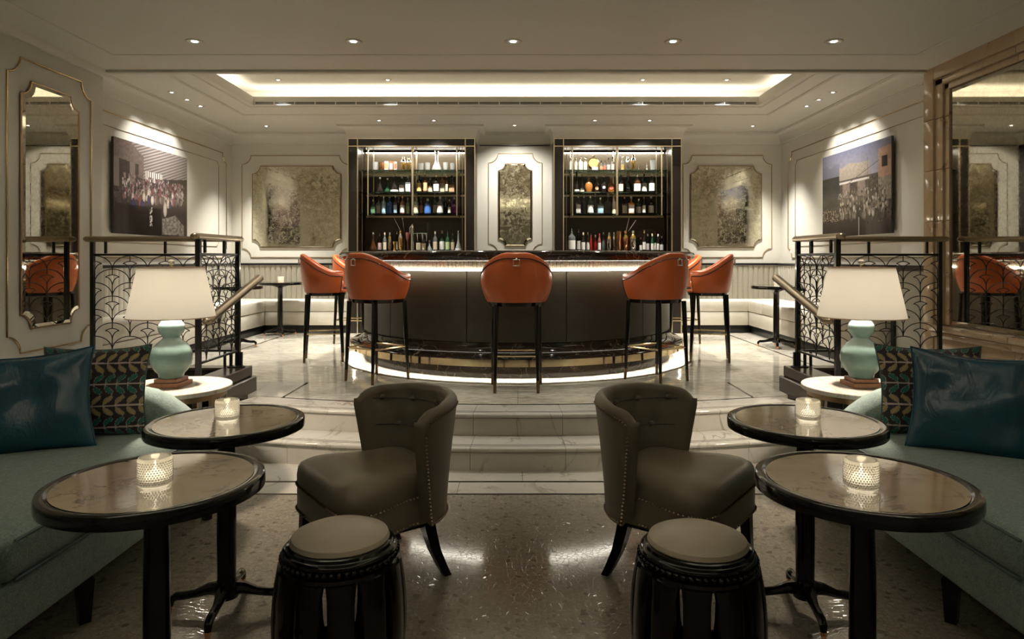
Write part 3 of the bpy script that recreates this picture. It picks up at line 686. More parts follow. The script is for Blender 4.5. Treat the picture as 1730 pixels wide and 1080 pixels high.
# ================================================================== bottle cabinets
SH = (2.748, 2.418, 2.091); YF, YBK = 10.16, 10.58
for ci, (x0, x1) in enumerate(CABX):
    s = ('left', 'right')[ci]; cx = (x0+x1)/2
    t = thing('bottle_cabinet', (cx, YC, UF), 0, '%s back-bar cabinet, black wood edged in brass, with glass shelves' % s, 'cabinet')
    def B(xa, xb, ya, yb, za, zb): return (xa-cx, xb-cx, ya-YC, yb-YC, za-UF, zb-UF)
    jw = .14; zt = 3.20
    for sx in (0, 1):
        xa, xb = (x0, x0+jw) if sx == 0 else (x1-jw, x1)
        MB().rbox(*B(xa, xb, YC, YB-.002, UF, zt), .004, 1).build('side_post', M_cabinet, t)
    MB().rbox(*B(x0+jw, x1-jw, YC, YB-.002, 3.095, zt), .004, 1).build('head_panel', M_cabinet, t)
    MB().box(*B(x0+jw, x1-jw, 10.60, 10.64, 1.50, 3.094)).build('back_panel', M_backpanel, t)
    MB().rbox(*B(x0+jw, x1-jw, YC+.04, 10.60, UF, 1.49), .004, 1).build('base_cabinet', M_cabinet, t)
    MB().rbox(*B(x0+jw+.002, x1-jw-.002, YC+.02, 10.598, 1.495, 1.53), .006, 2).build('back_counter', M_barm, t)
    br = .008
    for xv in (x0, x0+jw, x1-jw, x1):
        MB().rbox(*B(xv-br, xv+br, YC-.012, YC+.01, UF, zt), .003, 1).build('brass_strip', M_strip, t)
    MB().rbox(*B(x0, x1, YC-.012, YC+.01, 3.082, 3.096), .003, 1).build('brass_strip', M_strip, t)
    MB().rbox(*B(x0-.005, x1+.005, YC-.012, YC+.01, zt-.006, zt+.004), .003, 1).build('brass_strip', M_strip, t)
    for xv in (x0+jw+.05, x1-jw-.05): MB().box(*B(xv-.005, xv+.005, YC+.08, YC+.09, 1.53, 3.09)).build('brass_strip', M_bronze, t)
    xm = cx+(-.02 if ci == 0 else .02)
    px_posts = ((621.6, 697, 772), (967, 1042.5, 1118))[ci]
    for k, px in enumerate(px_posts):
        xp = XX(px, YF-.02); rr = .018 if k == 1 else .011
        MB().tube([(xp-cx, YF-.02-YC, 2.07-UF), (xp-cx, YF-.02-YC, 3.085-UF)], rr, 10).build('front_post', M_strip, t)
        MB().tube([(xp-cx, YBK-.04-YC, 2.05-UF), (xp-cx, YBK-.04-YC, 3.085-UF)], rr*.8, 8).build('rear_post', M_strip, t)
        for z in SH: MB().box(*B(xp-.006, xp+.006, YF-.02, YBK-.04, z-.030, z-.021)).build('shelf_bracket', M_strip, t)
    for z in SH:
        g = MB().rbox(*B(x0+jw+.012, x1-jw-.012, YF, YBK, z-.019, z), .004, 1).build('glass_shelf', M_shelfglass, t)
        g['label'] = 'pale green glass shelf'
        MB().box(*B(x0+jw+.02, x1-jw-.02, YBK+.0005, YBK+.006, z-.032, z-.020)).build('shelf_rail', M_strip, t)
    # LED trough high on the back panel
    MB().box(*B(x0+jw+.01, x1-jw-.01, 10.565, 10.598, 3.066, 3.08)).build('light_trough', M_pbrass, t)
    MB().box(*B(x0+jw+.02, x1-jw-.02, 10.572, 10.597, 3.055, 3.065)).build('light_strip', M_ledcab, t)
    area('cabinet_led', (cx, 10.45, 3.075), 1.5, .03, LEDC, rot=(0, 0, 0), col=NEUT)
# ================================================================== railings by the steps
RX, RY0, RY1, RXW = 2.324, 4.95, 5.65, 3.53        # side panel plane, near end, main panel plane, wall end
PB, PT, HR = .655, 1.452, 1.582
def tracery(cols, w, rows, h):
    """shared meshes of one scallop motif: arc, stem and fan"""
    out = {}
    for key, (xa, xb) in {'full': (-1, 1), 'right': (0, 1), 'left': (-1, 0)}.items():
        m = MB(); r = .0042; hw = w/2
        def arc(c0, c1, n=12):      # scallop over the pivot: from (-hw,0) over apex (0,h*1) to (hw,0)
            return [(hw*sin(a), 0, -h*(1-cos(a))*1.0) for a in [c0+(c1-c0)*i/n for i in range(n+1)]]
        m.tube([(x, y, z+2*h) for x, y, z in arc(xa*pi/2, xb*pi/2)], r, 5, caps=False)
        out[key+'_arc'] = m.mesh('scallop_arc', M_blackmetal)
        fw = hw*.39
        m.tube([(0, 0, 0), (0, 0, h*.75)], r, 5, caps=False); m.tube([(0, 0, h*1.56), (0, 0, h*2)], r, 5, caps=False)
        for sg in (-1, 1):
            if xa <= sg <= xb: m.tube([(sg*fw*(1-cos(b)), 0, h*.75+h*.66*sin(b)) for b in [pi/2*i/6 for i in range(7)]], r*.9, 5, caps=False)
        m.tube([(fw*t_, 0, h*(1.41+.17*(1-t_*t_))) for t_ in [xa+(xb-xa)*i/6 for i in range(7)]], r*.9, 5, caps=False)
        out[key] = m.mesh('scallop_motif', M_blackmetal)
    return out
COLS, ROWS = 4, 7
PW = (RXW-RX-.03)/COLS*1.0
PH_ = (PT-PB-.018)/7.0
TR = tracery(COLS, PW, ROWS, PH_)
PWS = (RY1-RY0-.03)/3; TRS = tracery(3, PWS, ROWS, PH_)
def railing(sx, s):
    x0, x1 = RX, RXW                                            # inner corner, wall end (positive side), mirrored by sx
    xw = RXW if sx < 0 else 3.50
    t = thing('stair_railing', (sx*RX, RY1, UF), 0, '%s stair railing of black scalloped ironwork with a bronze handrail' % s, 'railing')
    o = Vector((sx*RX, RY1, UF))
    def lc(x, y, z): return Vector((sx*x, y, z))-o
    def bx(m, xa, xb, ya, yb, za, zb, r=.003):
        a, b = lc(xa, ya, za), lc(xb, yb, zb)
        return m.rbox(min(a.x, b.x), max(a.x, b.x), a.y, b.y, a.z, b.z, r, 1)
    # plinths (an L of two tiers)
    p = MB(); bx(p, 2.20, 2.43, 4.62, 5.74, .0, .435, .008); p.build('plinth', M_darkwood, t)
    p = MB(); bx(p, 2.23, 2.42, 4.66, 5.72, .436, .522, .006); p.build('plinth_cap', M_darkwood, t)
    p = MB(); bx(p, 2.4305, NL*-1-.002 if sx < 0 else NR-.04, 5.60, 5.72, .0, .50, .006); p.build('plinth', M_black, t)
    p = MB(); bx(p, 2.4205, NL*-1-.002 if sx < 0 else NR-.04, 5.585, 5.725, .501, .522, .004); p.build('plinth_cap', M_darkwood, t)
    r = .016
    def post(x, y, z0, z1, rr=r):
        m = MB(); bx(m, x-rr, x+rr, y-rr, y+rr, z0, z1, .003); m.build('post', M_blackmetal, t)
    post(xw, RY1, .523, HR-.02); post(RX, RY1, .523, HR-.02, .018); post(RX, RY0, .523, HR-.02, .018)
    post(RX+.045, RY1-.03, .523, PB-.008, .011); post(RX-.035, RY1-.02, .523, PB-.008, .011)
    for x in (RX-.035, RX+.045, RX):
        c = lc(x, RY1-.02, .523); MB().lathe([(.034, 0), (.034, .006), (.02, .012)], 12, c=c).build('post_foot', M_blackmetal, t)
    # horizontal bars of both panels
    for z in (PB, PT):
        m = MB(); bx(m, RX, xw, RY1-.010, RY1+.010, z-.009, z+.009); m.build('rail_bar', M_blackmetal, t)
        m = MB(); bx(m, RX-.010, RX+.010, RY0, RY1-.012, z-.009, z+.009); m.build('rail_bar', M_blackmetal, t)
    for f in (.09, .5, .91):
        x = RX+(xw-RX)*f; m = MB(); bx(m, x-.010, x+.010, RY1-.010, RY1+.010, PT+.01, HR-.02); m.build('baluster', M_blackmetal, t)
    for f in (.15, .62):
        y = RY0+(RY1-RY0)*f; m = MB(); bx(m, RX-.010, RX+.010, y-.010, y+.010, PT+.01, HR-.02); m.build('baluster', M_blackmetal, t)
    for f in (.09, .85):
        x = RX+(xw-RX)*f; m = MB(); bx(m, x-.010, x+.010, RY1-.010, RY1+.010, .523, PB-.01); m.build('baluster', M_blackmetal, t)
    # scallop tracery
    wx = (xw-RX-.034)/COLS
    for p_ in range(-1, 6):
        z = PB+.009+PH_*p_; off = .5 if p_ % 2 == 0 else 0; e = '_arc' if p_ < 0 else ''
        for c in range(COLS+1):
            u = c+off
            if u > COLS: continue
            k2 = 'full' if 0 < u < COLS else ('right' if (u == 0) == (sx > 0) else 'left')
            inst(TR[k2+e], 'scallop_motif', t, lc(RX+.017+wx*u, RY1, z), scale=(wx/PW, 1, 1))
        for c in range(4):
            u = c+off
            if u > 3: continue
            k2 = 'full' if 0 < u < 3 else ('right' if u == 0 else 'left')
            inst(TRS[k2+e], 'scallop_motif', t, lc(RX, RY0+.017+PWS*u, z), pi/2)
    # bronze handrails: moulded section, along the main panel and back along the side panel
    sec = [(-.034, -.012), (-.030, -.020), (-.016, -.024), (.016, -.024), (.030, -.020), (.034, -.012), (.034, .004), (.028, .012), (.018, .016), (.010, .022), (-.010, .022), (-.018, .016), (-.028, .012), (-.034, .004)]
    MB().sweep([lc(xw+.04, RY1, HR), lc(RX-.03, RY1, HR)], sec).build('handrail', M_champ, t)
    MB().sweep([lc(RX, RY1+.034, HR+.001), lc(RX, RY0-.05, HR+.001)], sec).build('handrail', M_champ, t)
    for q in (lc(xw+.045, RY1, HR), lc(RX, RY0-.055, HR)):
        MB().ball(q, .031, 10, .75).build('handrail_end', M_champ, t)
    # sloping handrail of the steps, on a bracket
    A, Bq = Vector((sx*2.15, 5.66, 1.262)), Vector((sx*2.165, 4.74, .985))
    d = (Bq-A).normalized(); side = Vector((1, 0, 0)); upv = side.cross(d)*(-1 if side.cross(d).z < 0 else 1)
    k = len(sec); vs = [p-o+side*u*1.05+upv*v*1.05 for p in (A, Bq) for u, v in sec]
    MB().add(vs, [(j, (j+1) % k, k+(j+1) % k, k+j) for j in range(k)]+[tuple(range(k))[::-1], tuple(range(k, 2*k))]).build('sloping_handrail', M_champ, t)
    for p in (A, Bq): MB().ball(p-o, .033, 10, .7).build('handrail_end', M_champ, t)
    for f in (.14, .76):
        q = A.lerp(Bq, f)-o; MB().tube([q-upv*.02, q-upv*.05+Vector((sx*.03, 0, 0)), Vector((lc(RX-.008, 0, 0).x, q.y, q.z-.06))], .008, 8).build('bracket', M_blackmetal, t)
    return t
railing(-1, 'left'); railing(1, 'right')

# ================================================================== banquettes
ST, SM_, KT = .795, .63, .425
ch_back = None
def banquette(sx, s):
    xw = -XL if sx < 0 else XR; xf = 3.77 if sx < 0 else 3.435; xe = 2.53 if sx < 0 else 2.435; y0 = 6.15 if sx < 0 else 7.42
    o = Vector((sx*(xw-.35), 10.4, UF))
    t = thing('banquette', o, 0, '%s corner banquette, white leather seat and channelled back on a black kick' % s, 'banquette')
    def lb(m, xa, xb, ya, yb, za, zb, r):
        a, b = sorted((sx*xa, sx*xb)); return m.rbox(a-o.x, b-o.x, ya-o.y, yb-o.y, za-o.z, zb-o.z, r, 2)
    m = MB(); lb(m, xe, xf+.04, 10.17, 10.69, UF, KT, .004); lb(m, xf+.04, xw-.01, y0+.02, 10.69, UF, KT, .004); m.build('kick', M_black, t)
    for xa, xb in ((xe, xf-.002),): m = MB(); lb(m, xa, xb, 10.135, 10.68, KT+.001, SM_-.004, .012); m.build('seat_base', M_benchseat, t)
    m = MB(); lb(m, xf+.002, xw-.01, y0, 10.68, KT+.001, SM_-.004, .012); m.build('seat_base', M_benchseat, t)
    m = MB(); lb(m, xe, xf-.003, 10.125, 10.66, SM_, ST, .022); m.build('seat_cushion', M_benchseat, t)
    ys = [y0+(10.66-y0)*k/3 for k in range(4)]
    for a, b in zip(ys, ys[1:]): m = MB(); lb(m, xf-.008, xw-.01, a+.002, b-.002, SM_, ST, .022); m.build('seat_cushion', M_benchseat, t)
    # channels
    def chan(wd): return MB().grid(lambda u, v: Vector(((u-.5)*wd, -.016*sqrt(max(0, 1-(2*u-1)**2))**.8-.014, v*(1.315-ST-.004))), 8, 2).mesh('back_channel', M_benchback if wd < .085 else M_benchbackw)
    n = int((xw-.06-xe)/.08); wd = (xw-.06-xe)/n; me = chan(min(wd, .0849))
    for k in range(n): inst(me, 'back_channel', t, Vector((sx*(xe+wd*(k+.5)), 10.63, ST+.002))-o)
    n = int((10.6-y0)/.09); wd = (10.6-y0)/n; me = chan(wd)
    for k in range(n): inst(me, 'back_channel', t, Vector((sx*(xw-.07), y0+wd*(k+.5), ST+.002))-o, pi/2*(-1 if sx > 0 else 1))
    m = MB(); lb(m, xe, xw-.005, 10.632, 10.69, KT, 1.313, .003); lb(m, xw-.068, xw-.005, y0, 10.69, KT, 1.313, .003); m.build('back_frame', M_benchback, t)
    m = MB(); lb(m, xe, xw-.005, 10.59, 10.69, 1.315, 1.35, .008); lb(m, xw-.11, xw-.005, y0, 10.6, 1.315, 1.35, .008); m.build('top_rail', M_black, t)
    return t
banquette(-1, 'left'); banquette(1, 'right')
# end piece of the right banquette: black frame with a rounded shoulder round a taupe panel
t = thing('upholstered_screen', (XR-.05, 6.9, UF), 0, 'taupe upholstered end screen in a black round-shouldered frame behind the right railing', 'screen')
yl, yr, zb, zt_ = 7.36-6.9, 6.1-6.9, 0, 1.04
prof = [(yl, zb)]+[(yl-.16+.16*cos(a), zt_-.16+.16*sin(a)) for a in [pi/2*i/8 for i in range(9)]]+[(yr, zt_), (yr, zb)]
inn = [(yl-.06, zb)]+[(yl-.17+.11*cos(a), zt_-.17+.11*sin(a)) for a in [pi/2*i/8 for i in range(9)]]+[(yr, zt_-.06), (yr, zb)]
k = len(prof); vs = [(x, y, z) for x in (-.06, .04) for q in (prof, inn) for y, z in q]
fs = []
for i in range(k-1): fs += [(i, i+1, k+i+1, k+i), (2*k+i, 3*k+i, 3*k+i+1, 2*k+i+1), (i, 2*k+i, 2*k+i+1, i+1), (k+i, k+i+1, 3*k+i+1, 3*k+i)]
MB().add(vs, fs).build('screen_frame', M_black, t)
MB().add([(x, y, z) for x in (-.035, .03) for y, z in inn], [tuple(range(k)), tuple(range(k, 2*k))]).build('upholstered_panel', M_benchback, t)

# ================================================================== pedestal tables
TH = .77
def table_proto():
    t = thing('pedestal_table', (0, 0, 0)); R = .302
    MB().lathe([(R-.045, TH-.042), (R-.008, TH-.042), (R-.001, TH-.039), (R, TH-.034), (R, TH-.010), (R-.003, TH-.003), (R-.010, TH), (R-.026, TH), (R-.032, TH-.004), (R-.045, TH-.004)], 64, cap=False).build('table_rim', M_blackwood, t)
    MB().lathe([(.0001, TH-.0025), (R-.034, TH-.0025)], 64, cap=False).build('marble_inset', M_tabm, t)
    MB().lathe([(.0001, TH-.042), (R-.04, TH-.042), (R-.04, TH-.03), (.0001, TH-.03)], 48, cap=False).build('table_underside', M_blackwood, t)
    MB().lathe([(.036, .12), (.0375, .3), (.036, .55), (.034, TH-.10), (.040, TH-.085), (.07, TH-.07), (.12, TH-.052), (.13, TH-.0425)], 32).build('column', M_blackwood, t)
    MB().lathe([(.02, .045), (.046, .055), (.050, .085), (.044, .11), (.037, .125)], 24).build('hub', M_blackwood, t)
    for k in range(4):
        a = pi/2*k+pi/2; c, s = cos(a), sin(a)
        pts = [(.02*c, .02*s, .090), (.07*c, .07*s, .088), (.12*c, .12*s, .072), (.165*c, .165*s, .066), (.195*c, .195*s, .064), (.213*c, .213*s, .052), (.217*c, .217*s, .030)]
        f = MB().tube(pts, [.030, .024, .0165, .0165, .0165, .0155, .013], 10).build('foot', M_blackwood, t)
        MB().tube([(.217*c, .217*s, .030), (.219*c, .219*s, .0005)], [.0128, .0085], 10).build('brass_tip', M_copper, f)
    return t
tp = table_proto()
TABLES = [(XX(262, 2.01)+.005, 2.01, 0, .12, 'round marble-topped pedestal table nearest the front, by the left sofa'),
          (XX(1457, 2.01), 2.01, 0, -.12, 'round marble-topped pedestal table nearest the front, by the right sofa'),
          (XX(383, 2.75), 2.75, 0, .10, 'round marble-topped pedestal table behind the front one, left side'),
          (XX(1360, 2.75), 2.75, 0, -.10, 'round marble-topped pedestal table behind the front one, right side'),
          (XX(475, 9.9), 9.86, UF, .5, 'small dark pedestal table in the corner of the left banquette'),
          (XX(401, 8.5), 8.5, UF, .3, 'small dark pedestal table half hidden behind the left handrail'),
          (XX(1309, 8.6), 8.55, UF, -.3, 'small dark pedestal table in front of the right banquette')]
for k, (x, y, z, rz, lb) in enumerate(TABLES):
    o = tp if k == 0 else dup(tp)
    o.location = (x, y, z); o.rotation_euler = (0, 0, rz); tag(o, lb, 'table', 'dark round pedestal tables')

# ================================================================== candle holders
def candle_proto():
    t = thing('candle_holder', (0, 0, 0)); R, H = .046, .082
    pr = [(.0001, 0), (R-.006, 0), (R-.001, .004), (R, .012), (R, H-.006), (R-.002, H-.001), (R-.005, H), (R-.009, H-.002), (R-.010, H-.008), (R-.010, .026), (R-.016, .018), (.0001, .016)]
    MB().lathe(pr, 40, cap=False).build('glass_cup', M_candleglass, t)
    b = MB(); bm = bmesh.new(); bmesh.ops.create_icosphere(bm, subdivisions=1, radius=.0026); bm.verts.index_update(); V = [v.co.copy() for v in bm.verts]; Fs = [[v.index for v in f.verts] for f in bm.faces]; bm.free()
    for r in range(10):
        for c in range(36):
            a = 2*pi*(c+.5*(r % 2))/36; p = Vector(((R-.0006)*cos(a), (R-.0006)*sin(a), .011+r*.0066)); b.add([p+q for q in V], Fs)
    tag(b.build('hobnails', M_candleglass, t), kind='stuff')
    MB().lathe([(.0001, .0165), (.026, .0165), (.027, .03), (.024, .034), (.0001, .033)], 24, cap=False).build('candle', M_wax, t)
    MB().lathe([(.0006, .033), (.0042, .040), (.0046, .046), (.0026, .056), (.0002, .064)], 10, cap=False).build('flame', M_flame, t)
    return t
cp = candle_proto()
CANDLES = [(XX(262, 1.965), 1.965, TH, 'clear hobnail glass candle holder on the front left table'),
           (XX(1455, 1.94), 1.94, TH, 'frosted hobnail glass candle holder on the front right table'),
           (XX(384, 2.76), 2.76, TH, 'hobnail glass candle holder on the back left lounge table'),
           (XX(1365, 2.76), 2.76, TH, 'hobnail glass candle holder on the back right lounge table'),
           (XX(475, 9.85), 9.84, UF+TH, 'glowing candle holder on the corner table of the left banquette'),
           (XX(1311, 8.55), 8.5, UF+TH, 'glowing candle holder on the table by the right banquette')]
for k, (x, y, z, lb) in enumerate(CANDLES):
    o = cp if k == 0 else dup(cp); o.location = (x, y, z-.0025); o.rotation_euler = (0, 0, k*.3)
    tag(o, lb, 'candle holder', 'hobnail candle holders'); point('candle_light', (x, y, z+.07), .25, (1, .8, .5), .012)

# ================================================================== side tables and lamps
def side_table_proto():
    t = thing('side_table', (0, 0, 0)); R, H = .345, .635
    MB().lathe([(.0001, H-.028), (R-.004, H-.028), (R, H-.024), (R, H-.004), (R-.004, H), (.0001, H)], 64, cap=False).build('marble_top', M_sidem, t)
    MB().lathe([(R-.055, H-.065), (R-.035, H-.065), (R-.035, H-.029), (R-.055, H-.029), (R-.055, H-.065)], 48, cap=False).build('apron_ring', M_bronze, t)
    MB().lathe([(R-.055, .03), (R-.035, .03), (R-.035, .06), (R-.055, .06), (R-.055, .03)], 48, cap=False).build('lower_ring', M_bronze, t)
    MB().lathe([(.0001, .061), (R-.05, .061), (R-.05, .071), (.0001, .071)], 40, cap=False).build('lower_shelf', M_blackwood, t)
    me = MB().rbox(-.016, .016, R-.056, R-.034, 0, H-.03, .003, 1).mesh('leg', M_bronze); me2 = MB().rbox(-.05, .05, R-.049, R-.042, .06, H-.065, .002, 1).mesh('slat', M_blackwood)
    for k in range(10):
        inst(me, 'leg', t, (0, 0, 0), 2*pi*k/10)
        if k % 2: inst(me2, 'slat', t, (0, 0, 0), 2*pi*(k+.5)/10)
    return t
sp_ = side_table_proto(); SIDE = [(XX(291, 4.2), 4.2, 'left'), (XX(1455, 4.2), 4.2, 'right')]
for k, (x, y, s) in enumerate(SIDE):
    o = sp_ if k == 0 else dup(sp_); o.location = (x, y, 0)
    tag(o, 'round white-marble side table with a bronze cage base beside the %s sofa' % s, 'side table', 'marble side tables')
def lamp_proto():
    t = thing('table_lamp', (0, 0, 0))
    b = MB().rbox(-.09, .09, -.09, .09, 0, .028, .003, 1).build('lamp_base', M_lampbase, t)
    MB().rbox(-.072, .072, -.072, .072, .0285, .052, .003, 1).build('base_step', M_lampbase, b)
    cz = .175; pr = [(.0001, .0525), (.066, .0525), (.070, .056)]
    pr += [(.121*cos(a), cz+.124*sin(a)) for a in [radians(x) for x in (-52, -38, -24, -10, 4, 18, 32, 46, 60)]]
    pr += [(.050, .294), (.0475, .300), (.050, .306)]
    pr += [(.077*cos(a), .357+.064*sin(a)) for a in [radians(x) for x in (-46, -30, -14, 2, 18, 34, 48)]]
    pr += [(.043, .412), (.038, .422), (.038, .432), (.044, .440), (.044, .444), (.0001, .446)]
    MB().lathe(pr, 48, cap=False).build('gourd_body', M_celadon, t)
    MB().tube([(0, 0, .445), (0, 0, .735)], .006, 8).build('lamp_stem', M_gold, t)
    sz0, sz1, r0, r1 = .425, .730, .252, .188
    MB().lathe([(r0, sz0), (r1, sz1), (r1-.003, sz1), (r0-.003, sz0), (r0, sz0)], 56, cap=False).build('lamp_shade', M_shade, t)
    m = MB()
    for r, z in ((r0, sz0), (r1, sz1)): m.tube([(r*cos(a)*1.001, r*sin(a)*1.001, z) for a in [2*pi*i/48 for i in range(48)]], .003, 5, closed=True)
    m.build('shade_trim', M_shadetrim, t)
    m = MB()
    for k in range(3): a = 2*pi*k/3+.4; m.tube([(0, 0, .722), (r1*cos(a), r1*sin(a), .728)], .0025, 5)
    m.build('shade_spider', M_gold, t)
    MB().lathe([(.0001, .700), (.170, .700), (.170, .703), (.0001, .703)], 40, cap=False).build('added_uplight_disc', M_shade, t)  # unseen disc inside the shade, added to hold back the upward light
    MB().ball((0, 0, .515), .032, 10, 1.2).build('bulb', M_bulb, t)
    f = MB().lathe([(.008, .735), (.008, .742), (.004, .746)], 10).build('finial', M_gold, t)
    MB().ball((0, 0, .762), .019, 12).build('finial_ball', M_crystal, f)
    return t
M_shadetrim = fabric('shade_tape', (.62, .42, .30), (.55, .36, .25), 200)
lp = lamp_proto()
for k, (x, y, s) in enumerate(SIDE):
    o = lp if k == 0 else dup(lp); o.location = (x-.005 if k == 0 else x+.0, y, .635)
    o.rotation_euler = (0, 0, 0 if k == 0 else 0)
    tag(o, 'celadon double-gourd table lamp with a cream shade on the %s side table' % s, 'lamp', 'celadon gourd lamps')
    point('lamp_bulb_light', (x, y, .635+.57), LAMPW, (1, .86, .70), .05)

# ================================================================== sofas
def sofa(sx, s):
    xf, xb, y0, y1 = 1.66, (2.95 if sx < 0 else 2.68), 0.55, 3.80
    t = thing('sofa', (sx*2.1, 2.4, 0), 0, 'long teal-grey fabric sofa along the %s side of the lounge' % s, 'sofa')
    o = Vector((sx*2.1, 2.4, 0))
    def X(x): return sx*x-o.x
    def sb(m, xa, xb_, ya, yb, za, zb, r, seg=3):
        a, b = sorted((X(xa), X(xb_))); return m.rbox(a, b, ya-o.y, yb-o.y, za, zb, r, seg)
    m = MB(); sb(m, xf+.012, xb, y0, y1, .165, .345, .02); m.build('sofa_frame', M_sofa, t)
    # seat cushions with piping
    for a, b in ((y0, 2.2), (2.205, y1-.05)):
        c = cushion(xb-.25-xf, b-a, .155, .045, .022); c.M = Matrix.Identity(4)
        mm = MB(); mm.M = Matrix.Translation((X((xf+xb-.25)/2), (a+b)/2-o.y, .346)); mm.add(c.v, c.f); cu = mm.build('seat_cushion', M_sofa, t, 60)
        p = MB()
        for z in (.358, .488):
            e = .004; q = [(X(xf-.001), a+.04), (X(xf-.001), b-.04), (X(xf+.04), b-.001), (X(xb-.29), b-.001)]
            p.tube([(x, y-o.y, z) for x, y in q], .0055, 6)
        p.build('piping', M_pipe, cu)
    # back cushion run and scooped far arm, one profile swept in plan
    def prof(h, th):
        return [(0, .345), (0, h-.05), (th*.15, h-.015), (th*.5, h), (th*.85, h-.015), (th, h-.05), (th, .17)]
    rows = []
    path = [((xb-.26, y0), (1, 0), .80)]
    for y in (1.5, 2.4, 3.0, 3.3): path.append(((xb-.26, y), (1, 0), .80))
    cx, cy, rr = xb-.46, 3.36, .20
    for a in (0, 22, 45, 68, 90): path.append(((cx+rr*cos(radians(a)), cy+rr*sin(radians(a))), (cos(radians(a)), sin(radians(a))), .80-.05*a/90))
    for x, h in ((2.08, .73), (2.0, .715), (1.92, .68), (1.84, .625), (1.77, .565), (1.71, .525), (1.67, .505)): path.append(((x, cy+rr), (0, 1), h))
    m = MB(); vs = []; k = 7
    for (x, y), (nx, ny), h in path:
        for u, z in prof(h, .25): vs.append((X(x+nx*u), y+ny*u-o.y, z))
    n = len(path); fs = [(i*k+j, i*k+j+1, (i+1)*k+j+1, (i+1)*k+j) for i in range(n-1) for j in range(k-1)]+[tuple(range(k)), tuple((n-1)*k+j for j in range(k))[::-1]]
    m.add(vs, fs).build('back_and_arm', M_sofa, t, 50)
    for x in (xf+.035, xb-.08):
        for y in (.75, 2.66, 3.71):
            MB().tube([(X(x), y-o.y, .168), (X(x), y-o.y, .0)], [.042, .028], 4).build('leg', M_blackwood, t, 20)
    return t
sofa(-1, 'left'); sofa(1, 'right')

# ================================================================== cushions on the sofas
def painted(name, rough, sheen=.3, coat=0, spec=.4):
    m = mat(name, (.5, .5, .5), rough, sheen=sheen, coat=coat, spec=spec); a = N(m, 'ShaderNodeAttribute'); a.attribute_name = 'print'
    L(m, a.outputs['Color'], bsdf(m).inputs['Base Color']); return m
M_leaf = painted('leaf_print_fabric', .7); bump(M_leaf, noise(M_leaf, coords(M_leaf), 220, 2), .25, .003)
def paint(o, fn):
    me = o.data; at_ = me.color_attributes.new('print', 'FLOAT_COLOR', 'POINT')
    flat = []
    for v in me.vertices: flat += [*fn(v), 1.0]
    at_.data.foreach_set('color', flat)
def pillow(name, w_, h_, T, m, n, label, cat='cushion', group=None, paintfn=None, pipe=None, seed=0):
    t = thing(name, (0, 0, 0), 0, label, cat, group); uv = []
    rnd = random.Random(seed); ph = [rnd.uniform(0, 6) for _ in range(6)]
    def sh(u, v, s):
        c = .105
        x = u*w_/2*(1-c*(1-v*v)*abs(u)**1.5); z = v*h_/2*(1-c*(1-u*u)*abs(v)**1.5)
        k = max(0, (1-abs(u)**3.2)*(1-abs(v)**3.2)); th = T/2*k**.55
        th += .006*k*(sin(7*u+ph[0]+2*v)+sin(6*v+ph[1]-3*u))+.004*k*sin(13*u*v+ph[2])
        return Vector((x, -s*th, z))
    for s in (1, -1):
        g = MB().grid(lambda a, b: sh(2*a-1, 2*b-1, s), n, n)
        o = g.build('cushion_front' if s > 0 else 'cushion_back', m, t, 60)
        if paintfn:
            paint(o, lambda v: paintfn(v.co.x/w_+.5, v.co.z/h_+.5))
    e = [sh(-1+2*i/20, -1, 1) for i in range(20)]+[sh(1, -1+2*i/20, 1) for i in range(20)]+[sh(1-2*i/20, 1, 1) for i in range(20)]+[sh(-1, 1-2*i/20, 1) for i in range(20)]
    MB().tube(e, .005, 6, closed=True).build('piping', pipe or m, t)
    return t
BG, GRN, GLD, LINE = (.034, .025, .028), (.02, .21, .165), (.52, .40, .17), (.68, .58, .54)
def leaves(flip):
    def fn(x, y):
        x = x if not flip else 1-x
        R_ = 4.4; r = y*R_; k = int(math.floor(r)); f = r-k
        col = GRN if k % 2 == 0 else GLD
        # stem in the middle of each row, leaf pairs above and below it
        c = BG
        d = abs(f-.5)
        cw = 10.0; u = x*cw+f*0; i = math.floor(u); fu = u-i
        for up in (1, -1):
            g = (f-.5)*up
            if 0 < g < .48:
                ex = fu-(.2+1.5*g); ex -= round(ex) if abs(ex) > .5 else 0
                t_ = (g-.07)/.38
                if 0 < t_ < 1:
                    wd = .40*sin(pi*min(1, t_**.9))**.55*(.35+.65*t_)
                    if abs(ex) < wd: c = tuple(q*(1.0-.35*abs(ex)/wd) for q in col)
                    if wd <= abs(ex) < wd+.045: c = tuple(q*.75 for q in LINE)
                elif abs(ex) < .05: c = LINE
        if d < .035: c = LINE
        return c
    return fn
def place(o, c, rz, tilt, roll=0): o.location = c; o.rotation_euler = (tilt, roll, rz)
M_navypipe = M_teal
for sx, s in ((-1, 'left'), (1, 'right')):
    p = pillow('leaf_print_cushion', .50, .47, .15, M_leaf, 150, 'brown cushion with green and gold leaf rows behind the %s blue cushion' % s, 'cushion', 'leaf-print cushions', leaves(sx > 0), M_pipe2 if 'M_pipe2' in globals() else M_pipe, 3)
    place(p, PL['leaf'][0] if sx < 0 else PL['leaf'][1], PL['leafr'][0 if sx < 0 else 1], -.20)
    p = pillow('satin_cushion', (.56 if sx < 0 else .52), .49, .17, M_teal, 40, 'square peacock-blue satin cushion leaning on the %s sofa' % s, 'cushion', 'blue satin cushions', None, None, 5 if sx < 0 else 9)
    place(p, PL['teal'][0] if sx < 0 else PL['teal'][1], PL['tealr'][0 if sx < 0 else 1], -.22, sx*.07)

